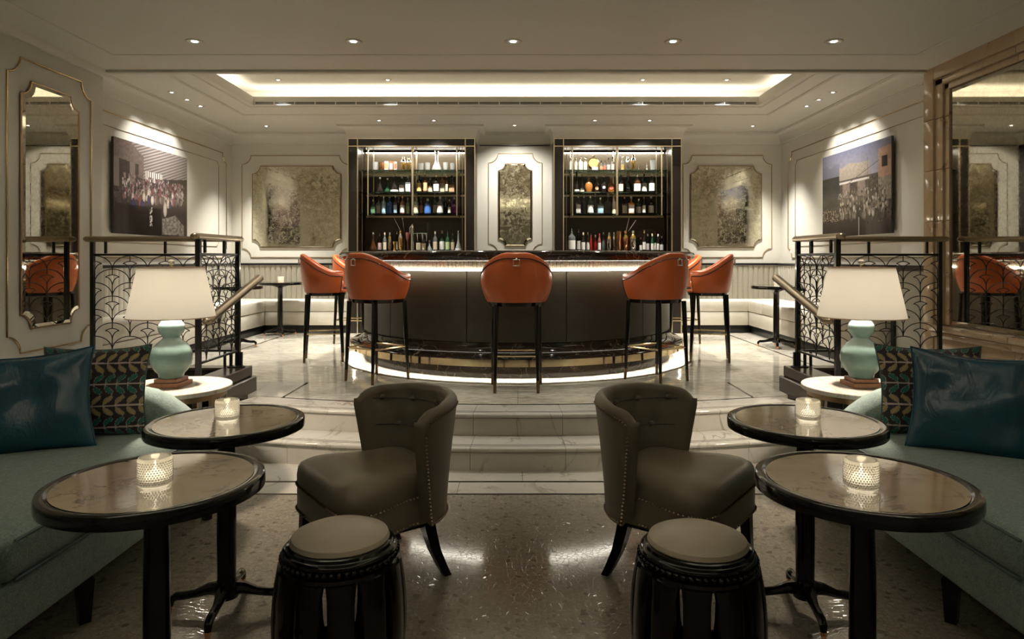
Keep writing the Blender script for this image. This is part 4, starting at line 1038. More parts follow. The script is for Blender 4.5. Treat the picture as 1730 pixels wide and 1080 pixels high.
# ================================================================== lounge chairs
def chair_proto():
    t = thing('lounge_chair', (0, 0, 0))
    # y forward; seat plan half width by y
    def hw(y): return .285-.05*max(0, (.0-y)/.28)
    def outline(k, n=48, grow=0):
        pts = []
        for i in range(n):
            a = 2*pi*i/n; c_, s_ = cos(a), sin(a); p = 7.0
            rr = (abs(c_)**p+abs(s_)**p)**(-1/p); y = .03+.258*rr*s_; x = rr*c_
            q = min(1, max(0, (y+.06)/.26)); x *= .235+.070*q*q*(3-2*q)
            pts.append((x*k, .03+(y-.03)*k))
        return pts
    def ringed(prof, m, name, parent, n=48):
        vs = []; fs = []
        for k, z in prof:
            for x, y in outline(max(k, .002), n): vs.append((x, y, z))
        R = len(prof); fs = [(j*n+i, j*n+(i+1) % n, (j+1)*n+(i+1) % n, (j+1)*n+i) for j in range(R-1) for i in range(n)]
        return MB().add(vs, fs+[tuple(range(n))[::-1]]).build(name, m, parent, 50)
    ringed([(.97, .245), (.985, .25), (1.0, .27), (1.0, .355), (.99, .365)], M_taupe, 'seat_border', t)
    ringed([(.985, .3655), (1.0, .378), (1.004, .41), (.992, .434), (.955, .453), (.87, .469), (.6, .481), (.3, .487), (.002, .489)], M_taupe, 'seat_cushion', t)
    # wrapping back
    A = 1.55
    def bp(ph, z, off):
        v = (z-.245)/.53; fl = .287+.052*v**1.4
        ph = ph*(.80+.20*max(0, v)**.8)
        c_, s_ = cos(ph), sin(ph)
        x = (fl+off)*s_*1.0; y = -(fl*.93+off)*c_*1.04+.0
        if abs(ph) > pi/2:                       # the wings run straight forward
            ex = (abs(ph)-pi/2)*.35; y = ex*(fl)+.0; x = math.copysign(fl+off+.01*ex, s_)
        y += .055*(1-v)*0-.01
        return Vector((x, y, z))
    def top(ph): return .775-.042*min(1, (abs(ph)/A))**2.5-.03*max(0, (abs(ph)/A-.86)/.14)**2
    nu, nv = 44, 14; th = -.056
    O = [[bp(A*(2*i/nu-1), .245+(top(A*(2*i/nu-1))-.03-.245)*j/nv, 0) for i in range(nu+1)] for j in range(nv+1)]
    def inn(i, j):
        ph = A*(2*i/nu-1); z = .33+(top(ph)-.03-.33)*j/nv; p = bp(ph, z, th)
        if abs(ph) < 1.35: # tufted: pull the surface in at the buttons
            for bph, bz in BT:
                d = sqrt(((ph-bph)*.30)**2+(z-bz)**2); p -= (p-Vector((0, 0, p.z))).normalized()*-.022*math.exp(-(d/.032)**2)
        return p
    BT = [(q, .70) for q in (-1.12, -.56, 0, .56, 1.12)]+[(q, .575) for q in (-.84, -.28, .28, .84)]
    I = [[inn(i, j) for i in range(nu+1)] for j in range(nv+1)]
    rim = [[O[nv][i].lerp(I[nv][i], (1-cos(radians(a)))/2)+Vector((0, 0, .03*sin(radians(a)))) for i in range(nu+1)] for a in (25, 55, 90, 125, 155)]
    rows = O+rim+I[::-1]; w_ = nu+1; R = len(rows); vs = [p for r in rows for p in r]
    # thicken: round the wing fronts with an extra pushed column
    fs = [(j*w_+i, j*w_+i+1, (j+1)*w_+i+1, (j+1)*w_+i) for j in range(R-1) for i in range(nu)]
    b = len(vs); h = R//2
    for side, i in ((0, 0), (1, nu)):
        mids = [(vs[j*w_+i]+vs[(R-1-j)*w_+i])/2+Vector((0, .022, 0)) for j in range(h+1)]
        b = len(vs); vs += mids
        for j in range(h):
            fs.append((j*w_+i, (j+1)*w_+i, b+j+1, b+j)); fs.append((b+j, b+j+1, (R-2-j)*w_+i, (R-1-j)*w_+i))
    bk = MB().add(vs, fs).build('backrest', M_taupetex, t, 60)
    for bph, bz in BT:
        p = bp(bph, bz, th); d = (Vector((0, 0, p.z))-p).normalized(); p = p+d*(-.012)
        MB().ball(p, .014, 8).build('button', M_taupetex, bk)
    # horizontal tuft seams
    for z in (.70, .575):
        pts = [bp(-1.3+2.6*i/40, z, th-.0015) for i in range(41)]
        MB().tube(pts, .0022, 4).build('tuft_seam', M_black, bk)
    # nail heads
    nb = MB(); OC = [Vector(x)*.0066 for x in ((1,0,0),(-1,0,0),(0,1,0),(0,-1,0),(0,0,1),(0,0,-1))]; OF = [(0,2,4),(2,1,4),(1,3,4),(3,0,4),(2,0,5),(1,2,5),(3,1,5),(0,3,5)]
    def run(pts, step=.0155):
        acc = 0
        for a, c in zip(pts, pts[1:]):
            L_ = (c-a).length; n = max(1, round(L_/step))
            for i in range(n): nb.add([a.lerp(c, i/n)+q for q in OC], OF)
    ol = outline(1.004, 96)
    fr = [Vector((x, y, 0)) for x, y in ol if y > -.06]; fr.sort(key=lambda p: atan2(p.x, p.y))
    for z in (.365, .256): run([p+Vector((0, 0, z)) for p in fr])
    for sg in (-1, 1): run([bp(sg*(A-.04), .25+(top(A)-.05-.25)*j/24, .002) for j in range(25)])
    run([bp(A*(2*i/60-1)*.97, .256, .003) for i in range(61)])
    run([bp(A*(2*i/60-1)*.97, top(A*(2*i/60-1))-.034, .002) for i in range(61) if abs(A*(2*i/60-1)) > 1.0][:1])
    for sg in (-1, 1): run([bp(sg*(.6+(A-.64)*i/20), top(sg*(.6+(A-.64)*i/20))-.036, .002) for i in range(21)])
    tag(nb.build('nail_heads', M_nail, t), kind='stuff')
    MB().rbox(-.20, .20, -.14, .22, .215, .246, .01, 2).build('seat_frame', M_blackwood, t)
    for sx in (-1, 1):
        def leg(cs):
            vs = []; 
            for (x, y, z, a) in cs: vs += [(sx*x-a, y-a, z), (sx*x+a, y-a, z), (sx*x+a, y+a, z), (sx*x-a, y+a, z)]
            n = len(cs); fs = [(j*4+i, j*4+(i+1) % 4, (j+1)*4+(i+1) % 4, (j+1)*4+i) for j in range(n-1) for i in range(4)]
            return MB().add(vs, fs+[(0, 1, 2, 3), (n*4-4, n*4-3, n*4-2, n*4-1)]).build('leg', M_blackwood, t, 30)
        leg([(.175, -.13, .25, .026), (.185, -.138, .19, .0245), (.20, -.155, .11, .021), (.22, -.18, .04, .018), (.23, -.198, .0, .016)])
        leg([(.245, .235, .25, .024), (.25, .242, .12, .020), (.255, .25, 0, .016)])
    return t
ch = chair_proto(); ch.scale = (1.06, 1.06, 1.03)
for k, (x, y, f, lb) in enumerate(CHAIRS):
    o = ch if k == 0 else dup(ch); o.location = (x, y, 0); o.rotation_euler = (0, 0, atan2(-f[0], f[1]))
    tag(o, lb, 'armchair', 'taupe lounge chairs')

# ================================================================== drum stools
def drum_proto():
    t = thing('drum_stool', (0, 0, 0))
    MB().lathe([(.158, .462), (.166, .470), (.160, .484), (.13, .497), (.08, .504), (.0001, .507)], 48, cap=False).build('seat_pad', M_cream, t)
    MB().lathe([(.155, .44), (.155, .462), (.166, .466), (.174, .463), (.178, .454), (.184, .452), (.190, .446), (.192, .438), (.186, .428)], 48, cap=False).build('top_ring', M_blackwood, t)
    bead_ = MB().ball((0, 0, 0), .0105, 6).mesh('bead', M_blackwood)
    for k in range(52): inst(bead_, 'bead', t, (.190*cos(2*pi*k/52), .190*sin(2*pi*k/52), .423))
    MB().lathe([(.180, .416), (.194, .411), (.189, .404), (.191, .397), (.194, .388), (.18, .386), (.165, .39), (.165, .405)], 48, cap=False).build('upper_band', M_blackwood, t)
    MB().lathe([(.185, .0), (.200, .0), (.200, .03), (.196, .045), (.207, .062), (.209, .072), (.197, .074), (.185, .06), (.185, 0)], 48, cap=False).build('lower_band', M_blackwood, t)
    MB().lathe([(.0001, .405), (.17, .405), (.17, .415), (.0001, .415)], 32, cap=False).build('seat_board', M_blackwood, t)
    def rr(z): return .2135-.019*((z-.21)/.19)**2
    n = 12
    sec = []
    vs = []; fs = []; m = 9
    for j in range(m):
        z = .066+(.394-.066)*j/(m-1); r = rr(z); w2 = .041+.006*abs(j-(m-1)/2)/((m-1)/2)**1.0*(1 if j in (0, m-1) else .3)
        for a, q in ((-w2, 0), (-w2*.7, .008), (w2*.7, .008), (w2, 0), (w2, -.016), (-w2, -.016)): vs.append((r+q, a, z))
    fs = [(j*6+i, j*6+(i+1) % 6, (j+1)*6+(i+1) % 6, (j+1)*6+i) for j in range(m-1) for i in range(6)]+[tuple(range(6))[::-1], tuple((m-1)*6+i for i in range(6))]
    me = MB().add(vs, fs).mesh('stave', M_blackwood, 40)
    for k in range(n): inst(me, 'stave', t, (0, 0, 0), 2*pi*(k+.5)/n)
    return t
dp = drum_proto()
for k, (px, d, s) in enumerate(((575, 2.32, 'left'), (1178, 2.29, 'right'))):
    o = dp if k == 0 else dup(dp); o.location = (XX(px, d), d, 0); o.rotation_euler = (0, 0, 0)
    tag(o, 'black lacquered drum stool with a cream leather pad in front of the %s lounge chair' % s, 'stool', 'black drum stools')
# ================================================================== photographs on the bar-room walls
M_print = painted('gloss_print', .12, 0, .5, .5)
def vnoise(seed):
    r = random.Random(seed); G = [[r.random() for _ in range(67)] for _ in range(67)]
    def f(x, y):
        i, j = int(math.floor(x)), int(math.floor(y)); a, b = x-i, y-j; a = a*a*(3-2*a); b = b*b*(3-2*b)
        g = lambda p, q: G[p % 67][q % 67]
        return (g(i, j)*(1-a)+g(i+1, j)*a)*(1-b)+(g(i, j+1)*(1-a)+g(i+1, j+1)*a)*b
    return f
def blobs(seed, n, x0, x1, y0, y1, s0, s1, cols):
    r = random.Random(seed); out = []
    for _ in range(n):
        y = r.uniform(y0, y1); k = (y1-y)/(y1-y0); s = s0+(s1-s0)*k
        out.append((r.uniform(x0, x1), y, s*.5, s*r.uniform(1.0, 2.0), r.choice(cols)))
    out.sort(key=lambda b: -b[1]); return out
def hit(bl, x, y, c):
    for bx, by, sx, sy, col in bl:
        if abs(x-bx) < sx and abs(y-by) < sy:
            q = ((x-bx)/sx)**2+((y-by)/sy)**2
            if q < 1: c = tuple(a*(1.15-.5*q) for a in col)
    return c
nz = vnoise(3); nz2 = vnoise(8)
mono = [(.20, .165, .155), (.09, .065, .06), (.42, .36, .34), (.14, .085, .09), (.05, .035, .035), (.20, .085, .105), (.28, .23, .215), (.10, .07, .08)]
cr1 = blobs(1, 520, .10, .95, .40, .66, .010, .03, mono)+blobs(2, 14, .22, .8, .28, .5, .03, .055, [(.6, .52, .48), (.05, .04, .10), (.16, .06, .07), (.5, .42, .36)])
def photo_left(x, y):            # a festival crowd under a draped canopy
    g = nz(x*60, y*60); c = (.03+.04*g, .022+.03*g, .022+.028*g)
    top = .98-.10*x
    if y > .62+.16*abs(x-.35):
        st = .5+.5*sin((y*1.2-x*.55)*150); k = .10+.25*st*(1-abs(x-.5)); c = (k*.95, k*.82, k*.78)
        if x < .36 and y < 1.12-.75*x+.02: c = (.11+.05*g, .085+.04*g, .075+.04*g)
    if x < .3 and .5 < y < .80-.1*x: c = (.05, .038, .035) if int(x*16) % 3 else (.16, .13, .12)
    if .38 < x < .62 and .60 < y < .72: c = (.72, .66, .62) if int(x*70) % 2 else (.16, .12, .11)
    if y < .66: c = hit(cr1, x, y, c)
    if .62 < x and y < .2+.3*(x-.62) and y > .02 and x < .95 and y < .34-.8*(x-.7): 
        k = .08+.25*g; c = (k, k*.9, k*.82)
    if y < .32 and x < .60: c = tuple(q*.28 for q in c)
    if .44 < x < .48 and .10 < y < .32 and nz2(x*90, y*60) > .55: c = (.5, .46, .42)
    return c
cr2 = blobs(5, 420, .25, .95, .22, .52, .010, .03, [(.17, .145, .115), (.06, .05, .042), (.38, .34, .29), (.11, .085, .07), (.03, .025, .022), (.22, .18, .13), (.08, .065, .05)])
def photo_right(x, y):           # a hillside crowd below a timber bridge, mountains and a stone house
    u = x; g = nz(u*50, y*50); c = (.05+.05*g, .042+.04*g, .036+.032*g)
    if y > .66:
        k = min(1, (y-.66)/.34); c = (.24-.15*k+.04*g, .235-.14*k+.03*g, .27-.12*k+.03*g)
        if y < .80+.05*nz(u*9, 2.2) and u < .72: c = (.24+.08*g, .20+.07*g, .165+.06*g)
        if u < .28 and y < .83+.05*nz(u*14, 7): c = (.13, .13, .17)
    if .60 < y < .655 and u < .72: c = (.55, .5, .46) if .615 < y < .632 else (.09, .075, .065)
    if .44 < y < .61 and (int(u*9) in (3, 5)): c = (.17+.05*g, .135+.04*g, .115+.03*g)
    if u < .28 and .36 < y < .72: c = (.018+.022*g, .019+.022*g, .021+.02*g)
    if u > .84 and .36 < y: 
        c = (.28+.07*g, .17+.05*g, .12+.04*g) if y > .60 and y < .92-.1*(1-u) else c
        if .70 < y < .82 and .88 < u < .95: c = (.035, .03, .03)
        if y < .60: k = .14+.13*nz(u*90, y*60); c = (k, k*.86, k*.66)
    if y < .55 and u > .25: c = hit(cr2, u, y, c)
    if u < .27 and .18 < y < .32: k = .06+.28*(nz2(u*120, y*110) > .62); c = (k, k*.8, k*.6)
    if y < .2: c = tuple(q*(.4+2.5*y) for q in c)
    if abs(u-.575) < .007 and y < .42: c = (.05, .042, .037) if y > .2 else (.24, .22, .2)
    if abs(u-.70) < .004 and y < .86 and y > .6: c = (.07, .06, .06)
    if abs(y-(.60+.42*(u-.4))) < .004 and .4 < u < .85: c = (.07, .06, .06)
    return c
def picture(Wm, u0, u1, v0, v1, fn, label, flip):
    c = Wm @ Vector(((u0+u1)/2, (v0+v1)/2, 0)); t = thing('framed_photograph', c, 0, label, 'picture')
    m = MB(); m.M = Matrix.Translation(-c) @ Wm; m.box(u0, u1, v0, v1, .03, .056); m.build('panel', M_blackmetal, t)
    nu, nv = 200, 130; T = Matrix.Translation(-c) @ Wm
    m = MB(); m.M = T; m.grid(lambda a, b: Vector((u0+(u1-u0)*a, v0+(v1-v0)*b, .0575)), nu, nv)
    o = m.build('photograph', M_print, t, 0); Ti = T.inverted()
    def f(v):
        q = Ti @ v.co; x = (q.x-u0)/(u1-u0); return fn(1-x if flip else x, (q.y-v0)/(v1-v0))
    paint(o, f)
    m = MB(); m.M = T; m.box(u0+.15, u1-.15, v0+.15, v1-.15, .0, .03); m.build('stand_off_frame', M_blackmetal, t)
picture(W_bl, 7.48, 9.14, 1.70, 2.765, photo_left, 'large dark photograph of a dense crowd under a striped canopy, on the left wall', False)
picture(W_br, 7.44, 9.12, 1.70, 2.765, photo_right, 'large photograph of a hillside crowd and timber bridge, on the right wall', True)

# ================================================================== bottles, glasses and bar tools
def bm_(name, col, rough=.08, trans=0, coat=.3, ior=1.35): return mat(name, col, rough, 0, coat if not trans else 0, trans=trans, ior=ior)
BM = dict(clear=bm_('bottle_glass_clear', (.86, .90, .88), .03, .85), dark=bm_('bottle_glass_dark', (.014, .010, .008)), brown=bm_('bottle_glass_brown', (.06, .022, .008)),
          amber=bm_('bottle_glass_amber', (.34, .13, .03)), green=bm_('bottle_glass_green', (.018, .07, .03)), pale=bm_('bottle_pale_green', (.46, .60, .42), .06, .3),
          aqua=bm_('bottle_aqua', (.42, .62, .62), .06, .35), blue=bm_('bottle_blue', (.03, .10, .36), .06), lblue=bm_('bottle_pale_blue', (.10, .16, .45), .06, .3), purple=bm_('bottle_purple', (.17, .015, .14)),
          red=bm_('bottle_red', (.30, .02, .015)), white=bm_('bottle_white', (.74, .70, .60), .3), cut=bm_('cut_glass', (.88, .90, .86), .05, .7, ior=1.5), redclear=bm_('bottle_rosy', (.35, .12, .09), .05, .3),
          silver=M_chrome, gold=M_gold, copper=M_copper, orange=bm_('mug_orange', (.62, .20, .08), .3))
LM = {k: mat('label_'+k, c, .55) for k, c in dict(white=(.78, .76, .70), cream=(.72, .63, .44), tan=(.55, .36, .19), blue=(.05, .16, .48), lblue=(.40, .62, .74), green=(.16, .38, .18), pink=(.72, .52, .50), red=(.55, .12, .06), orange=(.65, .24, .10), black=(.02, .02, .02), gold=(.62, .45, .16), purple=(.32, .04, .26), lime=(.48, .60, .30)).items()}
CM = {k: mat('cap_'+k, c, .35) for k, c in dict(white=(.76, .74, .68), black=(.015, .014, .013), tan=(.45, .30, .16), cream=(.68, .58, .40), green=(.20, .33, .08), red=(.30, .03, .03), pink=(.5, .14, .15), blue=(.03, .06, .25)).items()}
CM.update(gold=M_gold, silver=M_chrome, copper=M_copper)
CNAME = dict(clear='clear', dark='dark', brown='brown', amber='amber', green='green', pale='pale green', aqua='aqua', blue='blue', lblue='pale blue', purple='purple', red='red', white='white', cut='cut-glass', redclear='rosy', silver='silver', gold='gold', copper='copper', orange='orange')
def bottle(kind, w_, h, body, lab, cap):
    """returns root thing with parts; base on z=0"""
    r = w_/2; R = []
    name = dict(glass='tumbler', cup='mug', shaker='cocktail_shaker', barrel='keg_bottle', deca='decanter', tray='cocktail_tray', jig='jigger', carafe='coupe_glass').get(kind, 'bottle')
    t = thing(name); n = 16; ch = None
    def sq(x0, x1, y0, y1, z0, z1, m, nm, rr=.006): MB().rbox(x0, x1, y0, y1, z0, z1, rr, 2).build(nm, m, t)
    if kind == 'glass':
        MB().lathe([(.0001, 0), (r*.86, 0), (r*.9, .004), (r, h), (r-.003, h), (r*.84, .012), (.0001, .010)], n, cap=False).build('glass_wall', BM[body], t); return t, name
    if kind == 'cup':
        MB().lathe([(.0001, 0), (r*.92, 0), (r*.95, .004), (r, h), (r-.003, h), (r*.90, .006), (.0001, .006)], n, cap=False).build('mug_body', BM[body], t)
        if lab: MB().lathe([(r*.965, h*.2), (r*.99, h*.8)], 8, a0=-pi*.8, a1=-pi*.25, cap=False).build('label', LM[lab], t)
        return t, name
    if kind == 'shaker':
        MB().lathe([(.0001, 0), (r*.74, 0), (r*.78, .004), (r, h*.60), (r*.98, h*.63)], n, cap=False).build('shaker_body', BM[body], t)
        MB().lathe([(r*.99, h*.632), (r*.97, h*.68), (r*.72, h*.80), (r*.50, h*.84)], n, cap=False).build('strainer', BM[lab or body] if (lab or body) in BM else BM[body], t)
        MB().lathe([(r*.52, h*.842), (r*.52, h*.97), (r*.44, h), (.0001, h)], n, cap=False).build('cap', BM[body], t); return t, name
    if kind == 'barrel':
        m = MB(); m.M = Matrix.Translation((0, 0, h/2)) @ Matrix.Rotation(pi/2, 4, 'X')
        m.lathe([(.0001, -r*.62), (r*.80, -r*.62), (r*.84, -r*.58), (r*.98, -r*.2), (r*.98, r*.2), (r*.84, r*.58), (r*.80, r*.62), (.0001, r*.62)], 24, cap=False); m.build('keg_body', M_keg, t)
        for q in (-.40, -.1, .2, .45):
            m = MB(); m.M = Matrix.Translation((0, 0, h/2)) @ Matrix.Rotation(pi/2, 4, 'X'); rr_ = r*(.99-.30*max(0, abs(q)-.2)**1.0)
            m.tube([(rr_*cos(a), rr_*sin(a), q*r) for a in [2*pi*i/24 for i in range(24)]], .004, 5, closed=True); m.build('hoop', M_gold, t)
        sq(-r*.3, r*.75, -r*.66, -r*.6, .004, h*.24, LM['white'], 'label', .002)
        sq(-.02, .02, -.02, .02, h*.97, h*1.06, M_gold, 'bung', .004); return t, name
    if kind == 'tray':
        MB().rbox(-r, r, -.03, .03, 0, .014, .004, 2).build('tray_plate', M_chrome, t)
        MB().lathe([(.012, .0145), (.006, .03), (.012, h*.7), (.004, h*.72)], 12, c=(-r*.8, 0, 0)).build('tray_post', M_chrome, t)
        MB().lathe([(.020, .0145), (.012, .03), (.008, h*.8), (.010, h)], 12, c=(r*.7, 0, 0)).build('tray_post', M_chrome, t); return t, name
    if kind == 'jig':
        MB().lathe([(.0001, 0), (r*.9, 0), (r, h*.04), (r*.34, h*.5), (r, h), (r*.94, h), (.0001, h*.9)], n, cap=False).build('jigger_body', BM[body], t); return t, name
    if kind == 'carafe':
        MB().lathe([(.0001, 0), (r*.8, 0), (r*.8, .006), (.008, .012), (.008, h*.5), (r*.8, h*.68), (r, h*.9), (r*.9, h), (r*.6, h*.98), (.0001, h*.7)], n, cap=False).build('bowl', BM[body], t); return t, name
    cw = max(.010, r*.30); bh = h*.62
    if kind == 'sq':
        sq(-r, r, -r*.62, r*.62, 0, bh, BM[body], 'bottle_body', min(.012, r*.3))
        MB().lathe([(r*.55, bh-.002), (cw*.95, bh+h*.07), (cw*.85, h*.86)], n).build('neck', BM[body], t)
        if lab: sq(-r*.82, r*.82, -r*.62-.0015, -r*.62+.001, bh*.10, bh*.78, LM[lab], 'label', .0006)
    elif kind in ('round', 'wine'):
        sh = {'round': .60, 'wine': .55}[kind]
        pr = [(.0001, 0), (r*.93, 0), (r, .006), (r, h*sh), (r*.92, h*(sh+.05)), (cw*1.3, h*(sh+.13)), (cw, h*(sh+.18)), (cw*.92, h*.86)]
        MB().lathe(pr, n, cap=False).build('bottle_body', BM[body], t)
        if lab: MB().lathe([(r*1.012, h*sh*.14), (r*1.012, h*sh*.80)], 14, a0=-pi*.92, a1=-pi*.08, cap=False).build('label', LM[lab], t)
    elif kind == 'flask':       # broad shouldered round flask
        pr = [(.0001, 0), (r*.62, 0), (r*.70, .01)]+[(r*sin(a), h*.31-h*.29*cos(a)) for a in [radians(x) for x in (55, 75, 95, 115, 135, 150)]]+[(cw*1.1, h*.62), (cw*.9, h*.85)]
        m = MB(); m.M = Matrix.Scale(.62, 4, (0, 1, 0)); m.lathe(pr, 20, cap=False); m.build('bottle_body', BM[body], t)
        if lab: m = MB(); m.M = Matrix.Translation((0, -r*.625, h*.28)) @ Matrix.Rotation(pi/2, 4, 'X'); m.lathe([(.0001, 0), (r*.5, 0), (r*.5, .003), (.0001, .003)], 16, cap=False); m.build('label', LM[lab], t)
    elif kind == 'deca':
        pr = [(.0001, 0), (r*.9, 0), (r, h*.05), (r*.97, h*.14), (r*.55, h*.36), (cw*1.1, h*.5), (cw*.9, h*.82), (cw*1.3, h*.86)]
        MB().lathe(pr, 18, cap=False).build('bottle_body', BM[body], t)
        if lab: MB().lathe([(r*1.01, h*.05), (r*.985, h*.14)], 14, a0=-pi, a1=0, cap=False).build('label', LM[lab], t)
    if cap == 'pour':
        MB().lathe([(cw*1.05, h*.86), (cw*.7, h*.90), (cw*.32, h*.92), (cw*.28, h)], 10).build('pourer', M_chrome, t)
    elif cap: MB().lathe([(cw*1.12, h*.855), (cw*1.18, h*.87), (cw*1.15, h*.985), (cw*1.0, h)], 12).build('cap', CM[cap], t)
    return t, name
M_keg = wood('gilt_keg', (.62, .42, .14), (.50, .32, .09), .3, .3)
# (kind, left px, right px, top px, body, label, cap) as seen on each shelf
LST = {
 ('left', 'top'): [('glass',629,639,274,'cut',0,0),('cup',640,649.5,275,'copper',0,0),('cup',649,657,273,'white','orange',0),('cup',657.3,665,273,'orange','white',0),('cup',665.5,671,273.5,'white','red',0),('shaker',677,686,266,'gold','silver',0),('shaker',686.6,695,267,'gold','silver',0),
   ('glass',706.5,716,276,'cut',0,0),('glass',717.5,727,275,'cut',0,0),('deca',729.5,746,254.5,'cut',0,'silver'),('glass',748,758,275,'cut',0,0),('glass',760,769.6,276,'cut',0,0)],
 ('left', 'middle'): [('deca',636,648,299.4,'dark',0,'silver'),('deca',649,660.5,301,'green',0,'silver'),('deca',659.5,673,294,'dark','white','cream'),('sq',674,684,298,'clear','white','white'),('sq',684.6,694,297,'clear','white','white'),
   ('round',704,712.5,291,'dark','gold','gold'),('round',714.5,722,291,'brown','tan','gold'),('round',722.5,731,301,'brown','cream','white'),('round',732,742,296,'dark','white','gold'),('sq',743,752,292,'amber','cream','white'),('round',752.3,757,296,'brown','cream','copper'),('sq',757.5,769,297,'dark','tan','black')],
 ('left', 'bottom'): [('sq',626,634.6,337,'clear','green','silver'),('sq',635.6,644,331,'clear','white','black'),('round',644.5,652,330.7,'aqua','lblue','white'),('sq',652.5,664,329.7,'blue','blue','cream'),('sq',664.6,671.5,329.7,'dark','lblue','silver'),('round',671.7,675.4,333,'brown',0,'tan'),('round',675.7,684,330.7,'redclear','white','copper'),('round',684.6,693,334,'pale','lime','white'),('round',698,707,331,'pale','cream','copper'),('round',707.5,715.5,331,'brown','tan','green'),('round',716.5,728.5,336,'lblue','blue','white'),('round',731,738,329,'clear','cream','cream'),('round',738,749,332,'clear','white','white'),('round',749.6,756,333,'dark','black','tan'),('round',756.4,762,337,'dark','white','copper'),('sq',762.4,772.5,333,'purple','purple','white')],
 ('left', 'counter'): [('deca',624,637,393,'brown',0,'silver'),('round',638,645,395,'dark','pink','pour'),('round',646.7,653,393,'clear','cream','cream'),('shaker',654,663,393,'silver','gold',0),('jig',663.3,669,408.6,'gold',0,0),('round',669.2,672,391,'dark','cream','pour'),('shaker',672.4,681,390,'gold','silver',0),('jig',681.3,684.5,402,'gold',0,0),('carafe',685,693,393,'redclear',0,0),
   ('round',703,711,395,'dark','cream','black'),('round',712,719.5,397,'dark','cream','black'),('deca',720.5,730.5,406,'cut',0,'silver'),('round',731.3,739,391,'clear','cream','cream'),('round',742,751.6,390,'green','white','tan'),('round',752.5,760,392,'green','lime','pour'),('round',761,768,393,'clear','cream','pour'),('deca',769,780,390,'cut','white','silver')],
 ('right', 'top'): [('round',961,967,267,'white',0,'silver'),('round',970,975.6,267,'white',0,'silver'),('round',977,985,266,'white',0,'silver'),('round',986,992,267,'white',0,'silver'),('barrel',992.6,1012,264.7,'gold',0,0),('sq',1013,1019,271.5,'clear','orange','black'),('sq',1019.8,1024.4,271.7,'clear','red','black'),('sq',1025,1031.5,266.5,'clear','white','black'),('sq',1032,1038,265,'clear','pink','black'),
   ('round',1048.8,1054.5,265,'cut','gold','silver'),('shaker',1057,1064.5,265,'silver',0,0),('shaker',1065.5,1074.4,262.4,'gold','silver',0),('tray',1077,1096,274.4,'silver',0,0),('glass',1098,1107.8,270.7,'cut',0,0)],
 ('right', 'middle'): [('deca',970,979,290,'dark','white','black'),('deca',979.5,987.5,294,'clear','cream','cream'),('flask',988,1001.5,294,'amber',0,'cream'),('flask',1002,1014,298,'brown','tan','white'),('flask',1015,1025,295,'dark','white','cream'),('flask',1025.6,1039,297,'amber','red','white'),
   ('round',1045,1053,295.7,'dark','cream','black'),('flask',1055,1067,292,'dark','black','cream'),('round',1070.5,1082.5,295,'brown','white','silver'),('wine',1083.5,1093,289,'dark','white','copper'),('round',1096,1106,293,'dark','white','cream')],
 ('right', 'bottom'): [('sq',972.4,981.6,330,'clear','white','silver'),('round',982,990.7,330,'clear',0,'silver'),('round',992,1003,330.7,'clear','white','silver'),('round',1003.5,1008,328,'clear',0,'white'),('sq',1008.6,1020,333.7,'clear','lblue','silver'),('sq',1021.5,1032.5,328,'clear',0,'white'),('round',1034,1040.5,331,'white','cream','gold'),
   ('sq',1050,1060,331.7,'brown','white','copper'),('sq',1061,1071.7,331,'amber','white','white'),('round',1073.8,1084.3,335.8,'green','white','silver'),('round',1085,1091,331,'dark','white','tan'),('round',1095,1105,331,'dark','white','white')],
 ('right', 'counter'): [('round',959,972.5,386.7,'clear','white','pour'),('round',974,981,388,'dark','white','pour'),('round',982,988.7,393,'dark','white','cream'),('round',990.5,995.8,393,'green','white','gold'),('wine',996.3,1000.5,395,'red',0,'pour'),('wine',1003,1009,397,'red',0,'cream'),('round',1010,1015.3,395,'redclear','white','red'),('round',1016,1023,393,'clear',0,'silver'),('shaker',1025,1033,393,'silver','gold',0),('shaker',1033.6,1040.7,393,'silver','silver',0),('cup',1041,1049.6,391,'copper',0,0),('shaker',1050.3,1063.3,390,'copper','gold',0),('shaker',1064,1075,390,'silver','gold',0),
   ('wine',1080,1085,401.5,'dark','white','pink'),('wine',1085.6,1091,389,'dark','white','tan'),('wine',1091.4,1097,395,'dark','white','white'),('wine',1099.5,1104.5,395,'green','white','cream'),('wine',1105,1109.2,392,'green','white','red'),('wine',1109.6,1114,395.5,'dark','white','white'),('wine',1114.6,1121,399,'dark','white','white')],
}
KN = dict(glass='tumbler', cup='mug', shaker='cocktail shaker', barrel='gilded keg', deca='decanter', tray='cocktail tray', jig='jigger', carafe='coupe glass', flask='round flask', sq='square bottle', round='round bottle', wine='slim bottle')
CAT = dict(glass='glass', cup='mug', shaker='shaker', barrel='keg', deca='decanter', tray='tray', jig='jigger', carafe='glass')
LABN = dict(lblue='pale blue', lime='pale green')
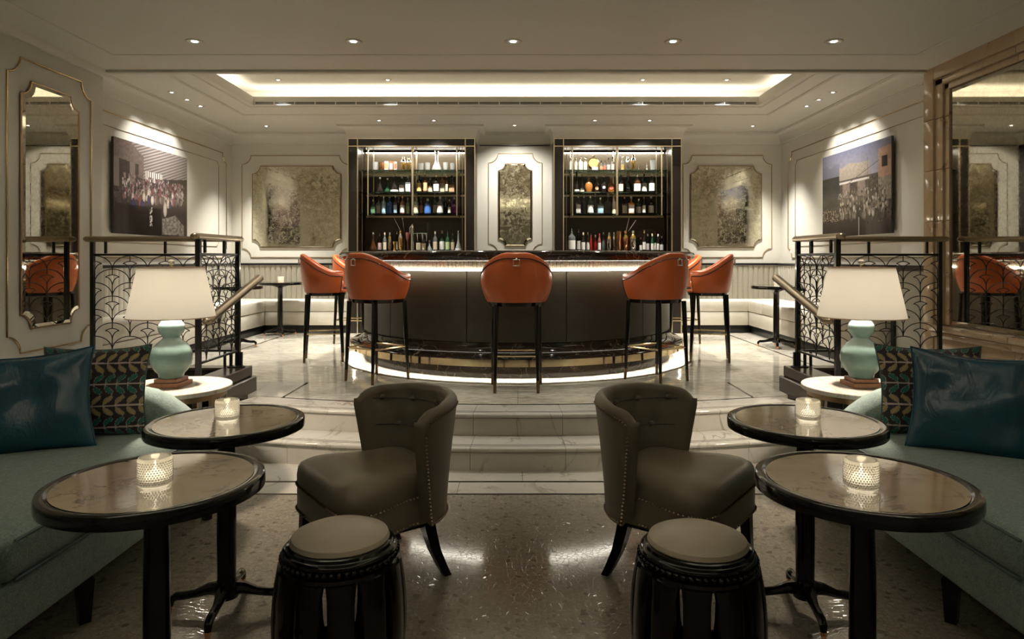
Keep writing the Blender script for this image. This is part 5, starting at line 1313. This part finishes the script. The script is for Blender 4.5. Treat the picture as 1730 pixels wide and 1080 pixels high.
for (s, row), items in LST.items():
    zb = dict(top=SH[0], middle=SH[1], bottom=SH[2], counter=1.53)[row]
    for i, (kd, a, b, ty, body, lab, cap) in enumerate(items):
        y = 10.34 if row != 'counter' else 10.30
        y += (.035 if i % 2 else -.035)
        x = XX((a+b)/2, y); w_ = (b-a)*y/F*.97; h = ZZ(ty, y)-zb
        t, nm = bottle(kd, w_, h, body, lab, cap); t.location = (x, y, zb+.0008)
        lead = CNAME[body] if kd not in ('barrel',) else ''
        wl = (' with a %s label' % LABN.get(lab, lab)) if lab and kd not in ('shaker', 'deca', 'barrel') else ''
        where = '%s from the left on the %s shelf of the %s cabinet' % (ORD[i], row, s) if row != 'counter' else '%s from the left on the %s back counter' % (ORD[i], s)
        lb = ('%s %s%s, %s' % (lead, KN[kd], wl, where)).strip()
        if len(lb.split()) > 16: lb = ('%s %s, %s' % (lead, KN[kd], where)).strip()
        tag(t, lb, CAT.get(kd, 'bottle'), 'drinks and glassware in the %s cabinet' % s)
# bar spoons standing in the shakers
for k, (xa, ya, xb, yb, s, q) in enumerate(((661, 358.7, 677, 391, 'left', 'longer'), (680, 369, 683.5, 396, 'left', 'shorter'), (1064.6, 360.7, 1057.5, 391, 'right', 'longer'), (1073.8, 372.5, 1061.6, 391, 'right', 'shorter'))):
    d = 10.29; A = P(xa, ya, d); B_ = P(xb, yb, d); o = thing('bar_spoon', B_, 0, '%s twisted bar spoon leaning out of a shaker on the %s counter' % (q, s), 'bar spoon')
    n = 26; D = A-B_
    MB().tube([D*(i/n)+Vector((.0012*cos(i*2.2), .0012*sin(i*2.2), 0)) for i in range(n)], .0032, 6).build('shaft', M_chrome, o)
    MB().ball(D*.99, .011, 8, .6).build('spoon_end', M_chrome, o)
# beer tap: chrome swan column, cross arm, black lever
c = P(698, 437, 10.27); o = thing('beer_tap', (c.x, 10.19, 1.531), 0, 'chrome beer tap with a black lever on the left back counter', 'beer tap')
hz = lambda y: ZZ(y, 10.27)-1.531
MB().lathe([(.035, 0), (.035, .012), (.022, .02), (.020, hz(395)), (.026, hz(390)), (.022, hz(384)), (.012, hz(380)), (.0001, hz(379))], 20).build('tap_column', M_chrome, o)
MB().tube([(0, 0, hz(396)), (.12, -.01, hz(395)), (.225, -.01, hz(395.5))], [.013, .012, .015], 10).build('cross_arm', M_chrome, o)
for x in (.075, .15, .21): MB().tube([(x, -.012, hz(396)), (x+.006, -.03, hz(401)), (x+.006, -.032, hz(408))], [.010, .008, .006], 8).build('spout', M_chrome, o)
MB().tube([(.235, -.01, hz(394)), (.235, -.01, hz(389)), (.235, -.01, hz(377))], [.009, .011, .015], 8).build('lever', M_blackmetal, o)
MB().tube([(-.02, -.02, hz(383)), (-.032, -.045, hz(386)), (-.03, -.05, hz(396))], [.010, .009, .007], 8).build('spout', M_chrome, o)
